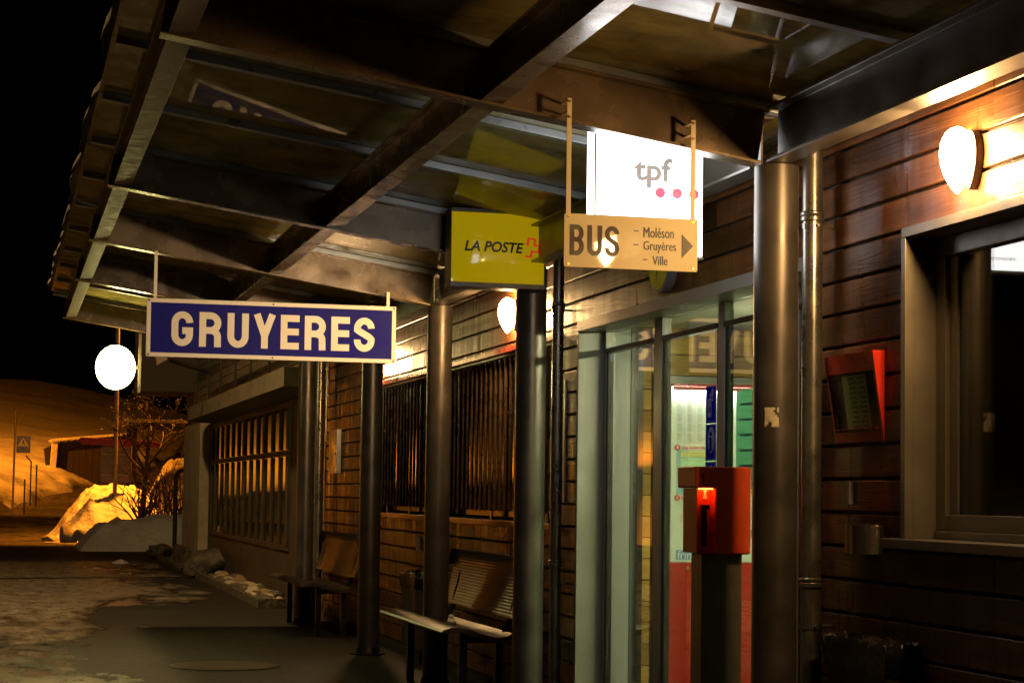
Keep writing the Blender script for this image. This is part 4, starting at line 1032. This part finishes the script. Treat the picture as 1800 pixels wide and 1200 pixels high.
# =================================================================== STONE BED, ROCKS
kb = MB().box(2.88, 2.94, 23.2, 42.0, 0, .11).box(2.9405, 3.295, 23.2, 23.26, 0, .11).build('kerb', 'rock', bevel=.008, origin=(2.9, 32, 0)); tag(kb, 'low concrete kerb round the bed of stones at the annex', 'kerb')
o = bx('stone_bed_soil', 'rock', None, 2.942, 3.30, 23.262, 42.0, .0, .05); tag(o, kind='structure')
def rock(cx, cy, sx, sy, sz, name, mat, label, cat, group, seed, sharp=.5, sub=4):
    rnd = random.Random(seed); bm = bmesh.new(); bmesh.ops.create_icosphere(bm, subdivisions=sub, radius=1)
    ph = [rnd.uniform(0, 6.3) for _ in range(9)]; cuts = [(Vector((rnd.gauss(0, 1), rnd.gauss(0, 1), rnd.gauss(0, 1))).normalized(), rnd.uniform(.45, .8)) for _ in range(13 if sharp > .2 else 3)]
    for v in bm.verts:
        p = v.co.copy()
        for nrm, d in cuts:
            e_ = p.dot(nrm)-d
            if e_ > 0: p -= nrm*e_*.85
        q = 1+sharp*.5*(math.sin(p.x*2.3+ph[0])*math.sin(p.y*2.1+ph[1])+.5*math.sin(p.z*4.2+ph[2])*math.sin(p.x*4.7+ph[3]))
        v.co = p*q
    a = rnd.uniform(0, 6.3)
    for v in bm.verts:
        x, y = v.co.x*math.cos(a)-v.co.y*math.sin(a), v.co.x*math.sin(a)+v.co.y*math.cos(a); v.co = Vector((x*sx, y*sy, max(-.35, v.co.z)*sz))
    me = bpy.data.meshes.new(name); bm.to_mesh(me); bm.free()
    for p in me.polygons: p.use_smooth = True
    me.set_sharp_from_angle(angle=R(50)); me.materials.append(MATS[mat])
    o = bpy.data.objects.new(name, me); COL.objects.link(o); o.location = (cx, cy, .05+.33*sz); return tag(o, label, cat, group)
rock(3.08, 31.2, .30, .45, .40, 'boulder', 'rock', 'largest dark boulder in the stone bed under the annex windows', 'boulder', 'boulders in the stone bed', 3)
rock(3.05, 35.2, .26, .45, .34, 'boulder', 'rock', 'upright boulder beside the annex pillar', 'boulder', 'boulders in the stone bed', 11)
rock(2.98, 39.6, .30, .6, .26, 'boulder', 'rock', 'low dark boulder farthest along the stone bed, by the snow bank', 'boulder', 'boulders in the stone bed', 5)
rock(2.98, 33.4, .15, .3, .14, 'boulder', 'rock', 'small grey boulder on the kerb side between two larger ones', 'boulder', 'boulders in the stone bed', 8)
k = 0
for row in range(13):
    for c in range(3):
        y = 23.55+row*.52+random.uniform(-.14, .14); x = 3.02+c*.10+random.uniform(-.03, .03)
        if y > 31 and c > 1: continue
        s = random.uniform(.06, .145)
        rock(x, y, s*.9, s*random.uniform(1.5, 2.4), s*random.uniform(.55, .8), 'field_stone', random.choice(('pebble', 'pebble', 'ochre pebble', 'rock')), 'rounded stone lying in the kerbed bed below the annex windows', 'stone', 'rounded stones in the bed', 100+k, .12, 2); k += 1

# =================================================================== SNOW BANKS
def mound(name, mat, x0, x1, y0, y1, prof, label, cat, seed, nx=70, ny=44):
    mb = MB(); rnd = random.Random(seed); o1, o2 = rnd.uniform(0, 9), rnd.uniform(0, 9)
    for j in range(ny+1):
        for i in range(nx+1):
            u, v = i/nx, j/ny; x = x0+(x1-x0)*u; y = y0+(y1-y0)*v
            h = prof(u, v); e_ = min(1, min(u, 1-u)*6, min(v, 1-v)*4.5)
            z = h*e_**.7 + (.08*hsh(x*3.3+o1, y*2.1+o2)+.16*mn.fractal(Vector((x*2.2+o1, y*1.8, o2)), .75, 2.1, 6))*min(1, h)*e_
            mb.v.append((x, y, max(-.05, z-.03)))
    n = nx+1
    for j in range(ny):
        for i in range(nx): mb.f.append((j*n+i, j*n+i+1, (j+1)*n+i+1, (j+1)*n+i))
    o = mb.build(name, mat, smooth=180, origin=((x0+x1)/2, (y0+y1)/2, 0)); return tag(o, label, cat)
mound('snow_bank', 'snow', 1.60, 4.4, 44.2, 48.2, lambda u, v: (.50+.36*u)*(1-(2*v-.9)**4*.5), 'long low snow bank closing the far end of the platform', 'snow bank', 1)
mound('snow_pile', 'snow', .95, 4.6, 51.4, 57.5, lambda u, v: 1.36*math.exp(-abs((u-.46)/.34)**2.6)*math.exp(-abs((v-.5)/.4)**3)+.45*math.exp(-((u-.82)/.25)**2)+.10*hsh(u*9, v*7), 'tall snow pile lit orange round the foot of the sign pole', 'snow pile', 2)
for i, (x, y, s, lab) in enumerate(((1.12, 50.4, .23, 'smallest dirty snow lump at the left foot of the pile'), (1.52, 49.6, .34, 'dirty frozen lump left of the snow bank'), (1.95, 49.3, .33, 'brown snow block touching the bank end'), (2.62, 49.2, .30, 'dirty snow block on top behind the bank'), (2.25, 49.0, .26, 'dirty lump between the pile and the bank'))):
    o = rock(x, y, s, s*1.2, s*.85, 'snow_lump', 'dirty snow', lab, 'snow lump', 'dirty frozen lumps before the snow pile', 40+i, .3); o.location.z += (.35 if i == 3 else .0)
o = mound('ice_patch', 'snow', 1.86, 2.35, 36.6, 38.2, lambda u, v: .10*math.exp(-((u-.5)/.3)**2)*math.exp(-((v-.5)/.3)**2), 'small heap of snow on the platform before the bank', 'snow', 4, 14, 10)

# =================================================================== SIGN POLES
S = thing('sign_pole', (2.79, 53, 0), 'grey pole in the snow pile with a red arrow board and a blank sign back', 'sign pole')
MB().tube([(2.80, 53, 0), (2.765, 53, 5.9)], .055, 14).build('pole', 'galvanised post', S)
MB().prism([(1.80, 2.60), (1.90, 2.69), (3.86, 2.60), (3.97, 2.53), (3.86, 2.44), (1.90, 2.51)], 'Y', 53.07, 53.11).build('arrow_board', 'arrow red', S, bevel=.006)
bp = MB().prism(rrect(2.41, 3.17, 1.52, 2.45, .06), 'Y', 53.07, 53.10).build('sign_board', 'sign back grey', S, bevel=.004)
MB().box(2.45, 3.13, 53.05, 53.069, 1.70, 1.74).box(2.45, 3.13, 53.05, 53.069, 2.24, 2.28).build('stiffener', 'galvanised post', bp)
S = thing('crossing_sign', (.37, 90, 0), 'blue pedestrian crossing sign on a thin post across the road', 'road sign')
MB().tube([(.36, 90, .3), (.39, 90, 4.7)], .045, 10).build('post', 'galvanised post', S)
MB().prism(rrect(.45, 1.05, 2.87, 3.62, .04), 'Y', 89.95, 89.98).build('panel', 'signal blue', S, bevel=.006)
MB().prism(rrect(.46, 1.04, 2.88, 3.61, .035), 'Y', 89.945, 89.9495).build('border', 'white lettering', S) if False else None
MB().prism([(.50, 3.16), (1.0, 3.16), (.75, 3.56)], 'Y', 89.944, 89.9499).build('triangle', 'white lettering', S, smooth=0)
MB().prism([(.75+.028*math.cos(a), 3.445+.028*math.sin(a)) for a in [k*.6283 for k in range(10)]], 'Y', 89.938, 89.9435).prism([(.70, 3.20), (.73, 3.20), (.76, 3.29), (.79, 3.20), (.82, 3.20), (.78, 3.34), (.80, 3.41), (.72, 3.41), (.69, 3.31), (.72, 3.33)], 'Y', 89.938, 89.9435).prism([(.56, 3.17), (.60, 3.17), (.60, 3.19), (.56, 3.19)], 'Y', 89.938, 89.9435).prism([(.88, 3.17), (.92, 3.17), (.92, 3.19), (.88, 3.19)], 'Y', 89.938, 89.9435).build('pedestrian', 'black lettering', S, smooth=0)
MB().tube([(.39, 90, 3.9), (.72, 90, 4.62)], .02, 6).build('stay', 'galvanised post', S)
for i, (x, y, h_, lab) in enumerate(((1.45, 97, 1.35, 'snow stake farthest right, by the end of the shed wall'), (.9, 95, 1.0, 'short snow stake by the road edge'), (1.2, 98, 1.5, 'snow stake with a bent top beside the road'))):
    P = thing('snow_stake', (x, y, .2), lab, 'stake', 'stakes along the snowy road edge')
    z0 = 1.1 if i != 1 else .75
    MB().tube([(x, y, z0-.6), (x, y, z0+h_)] + ([(x-.25, y, z0+h_+.28)] if i == 2 else []), .035, 8).build('post', 'dark timber', P)
    MB().tube([(x, y, z0+h_*.75), (x, y, z0+h_*.85)], .038, 8).build('band', 'galvanised post', P)

# =================================================================== SHED AND HOUSE ACROSS THE ROAD
S = thing('garden_shed', (4.6, 135, 2.4), 'low dark wooden shed with snow on its roof on the hillside', 'shed')
mb = MB()
for k in range(12): mb.box(3.1+k*.42, 3.1+k*.42+.40, 135, 137, 1.6, 4.35+.05*k)
mb.build('wall', 'shed timber', S, smooth=0)
MB().prism([(2.9, 4.35), (2.75, 4.5), (3.2, 4.62), (8.2, 5.1), (8.3, 4.95), (3.3, 4.42)], 'Y', 134.6, 137.4).build('roof', 'snow', S, bevel=.06)
MB().prism([(2.45, 3.95), (3.05, 4.2), (3.05, 1.6), (2.75, 1.6)], 'Y', 135.2, 136).build('buttress', 'shed timber', S)
MB().prism([(2.8, 1.8), (3.2, 1.8), (3.35, 4.35), (2.95, 4.45)], 'Y', 134.7, 135).build('snow_drift', 'snow', S, bevel=.05)
S = thing('carport', (9.5, 104, 1.5), 'open carport with a thin layer of snow on its flat roof behind the bare tree', 'carport')
MB().box(5.95, 16, 102, 108, 4.60, 4.72).build('roof', 'shed timber', S, bevel=.02)
mb = MB(); n = 40
for i in range(n+1):
    for (y, z) in ((101.95, 4.722), (101.93, 4.80), (102.1, 4.87), (108, 4.88)): mb.v.append((5.9+10.1*i/n, y, z+(.03*hsh(i*1.3, y) if z > 4.75 else 0)))
for i in range(n):
    for k in range(3): mb.f.append((i*4+k, i*4+4+k, i*4+5+k, i*4+1+k))
mb.build('roof_snow', 'far snow', S, smooth=180)
for x, y in ((6.2, 102.3), (9.4, 102.3), (12.6, 102.3), (6.2, 107.6), (9.4, 107.6)): MB().box(x, x+.22, y, y+.22, .5, 4.599).build('post', 'shed timber', S, bevel=.01)
bx('beam', 'shed timber', S, 6.0, 15.9, 102.28, 102.5, 4.38, 4.598)

# =================================================================== TREE AND BUSH
def branch(mb, p, d, L, r, lev, rnd, tips):
    pts = [p]; rs = [r]; q = p.copy(); dd = d.copy(); n = 4
    for k in range(n):
        dd = (dd+Vector((rnd.gauss(0, .14), rnd.gauss(0, .14), rnd.gauss(.03, .10)))).normalized(); q = q+dd*L/n; pts.append(q.copy()); rs.append(r*(1-.55*(k+1)/n))
    mb.tube(pts, rs, 6 if lev < 2 else 4)
    if lev >= 4: tips.append(q); return
    for k in range(rnd.choice((2, 3, 3)) + (1 if lev == 0 else 0)):
        t = rnd.uniform(.45, 1.0); i = min(n, max(1, int(t*n+.5)))
        ax = Vector((rnd.gauss(0, 1), rnd.gauss(0, 1), rnd.gauss(0, .35))).normalized()
        nd = (dd*.75+ax*.75+Vector((0, 0, .18))).normalized()
        branch(mb, pts[i], nd, L*rnd.uniform(.58, .82), max(.006, rs[i]*.68), lev+1, rnd, tips)
T = thing('bare_tree', (3.35, 50, 0), 'small bare winter tree beside the snow pile', 'tree')
mb = MB(); tips = []; rnd = random.Random(21)
branch(mb, Vector((3.35, 50, 1.5)), Vector((.06, 0, 1)), 1.15, .06, 0, rnd, tips)
for d_ in ((-.75, .1, .75), (.75, -.1, .7), (.25, .3, .9), (-.4, -.2, .9), (.5, .2, .85)): branch(mb, Vector((3.36, 50, 1.72)), Vector(d_).normalized(), 1.2, .045, 1, rnd, tips)
mb.build('crown', 'bark', T, smooth=180)
MB().tube([(3.28, 50, 0), (3.30, 50, .6), (3.34, 50, 1.1), (3.36, 50, 1.8)], [.085, .075, .07, .055], 10).build('trunk', 'bark', T)
mb = MB()
for t in tips:
    for _ in range(2):
        p = t+Vector((random.gauss(0, .03), random.gauss(0, .03), random.gauss(0, .03))); r = random.uniform(.008, .02)
        mb.lathe(p, [(r*.7, -r*.7), (r, 0), (r*.7, r*.7)], 5)
tag(mb.build('twig_snow', 'snow', T, smooth=180), kind='stuff')
for i, (x, y, h_, lab) in enumerate(((3.98, 49.6, 1.9, 'leafless bush of upright twigs right of the bare tree'), (3.30, 49.4, 1.35, 'stubby dark bush at the foot of the bare tree'))):
    Bs = thing('bush', (x, y, .2), lab, 'bush', 'leafless bushes by the tree')
    mb = MB(); rnd = random.Random(60+i); tp = []
    for k in range(54 if i == 0 else 16):
        a = rnd.uniform(0, 6.28); rr = rnd.uniform(0, .48 if i == 0 else .14)
        p = Vector((x+rr*math.cos(a), y+rr*math.sin(a), .35)); d_ = Vector((rnd.gauss(0, .22), rnd.gauss(0, .22), 1)).normalized()
        branch(mb, p, d_, h_*rnd.uniform(.5, .8), .018 if i == 0 else .03, 3, rnd, tp)
    mb.build('twigs', 'bark', Bs, smooth=180)
    MB().tube([(x, y, 0), (x, y, .5)], [.05, .035], 8).build('stem', 'bark', Bs)

# =================================================================== STREET LAMPS (sodium)
def street_lamp(x, y, h_, watt, label, arm=1.2, col=SODIUM, aim=None, cone=134):
    S = thing('street_lamp', (x, y, 0), label, 'street lamp', 'orange sodium street lamps by the road')
    MB().tube([(x, y, 0), (x, y, h_), (x-arm*.5, y, h_+.25), (x-arm, y, h_+.3)], [.08, .05, .04, .035], 10).build('pole', 'galvanised post', S)
    MB().prism([(x-arm-.5, h_+.27), (x-arm-.45, h_+.36), (x-arm, h_+.38), (x-arm+.05, h_+.27)], 'Y', y-.12, y+.12).build('lamp_head', 'galvanised post', S, bevel=.01)
    bx('bulb', 'sodium bulb', S, x-arm-.42, x-arm-.05, y-.08, y+.08, h_+.235, h_+.265)
    li = bpy.data.lights.new('sodium_light', 'SPOT' if aim else 'POINT'); li.energy = watt; li.color = col; li.shadow_soft_size = .35
    lo = bpy.data.objects.new('sodium_light', li); COL.objects.link(lo); lo.parent = S; lo.location = Vector((x-arm-.23, y, h_+.12))-wloc(S)
    if aim:
        li.spot_size = R(cone); li.spot_blend = .3
        lo.rotation_euler = (Vector(aim)-Vector((x-arm-.23, y, h_+.12))).to_track_quat('-Z', 'Y').to_euler()
street_lamp(7.0, 54, 9.0, SODIUM_W, 'orange street lamp on a pole behind the annex', 1.3, SODIUM, (3.2, 60, 0))
street_lamp(-28, 122, 24.0, SODIUM_W*11, 'unseen orange lamp left of the road, on a very tall mast added to light the hill evenly', -1.2, SODIUM, (4, 150, 2), 150)  # unseen mast set high to spread orange light evenly over the hill
street_lamp(-2.6, 21.6, 10.5, 1900, 'tall street lamp on a mast beside the platform edge, left of the camera view', -1.2, (1, .62, .25))
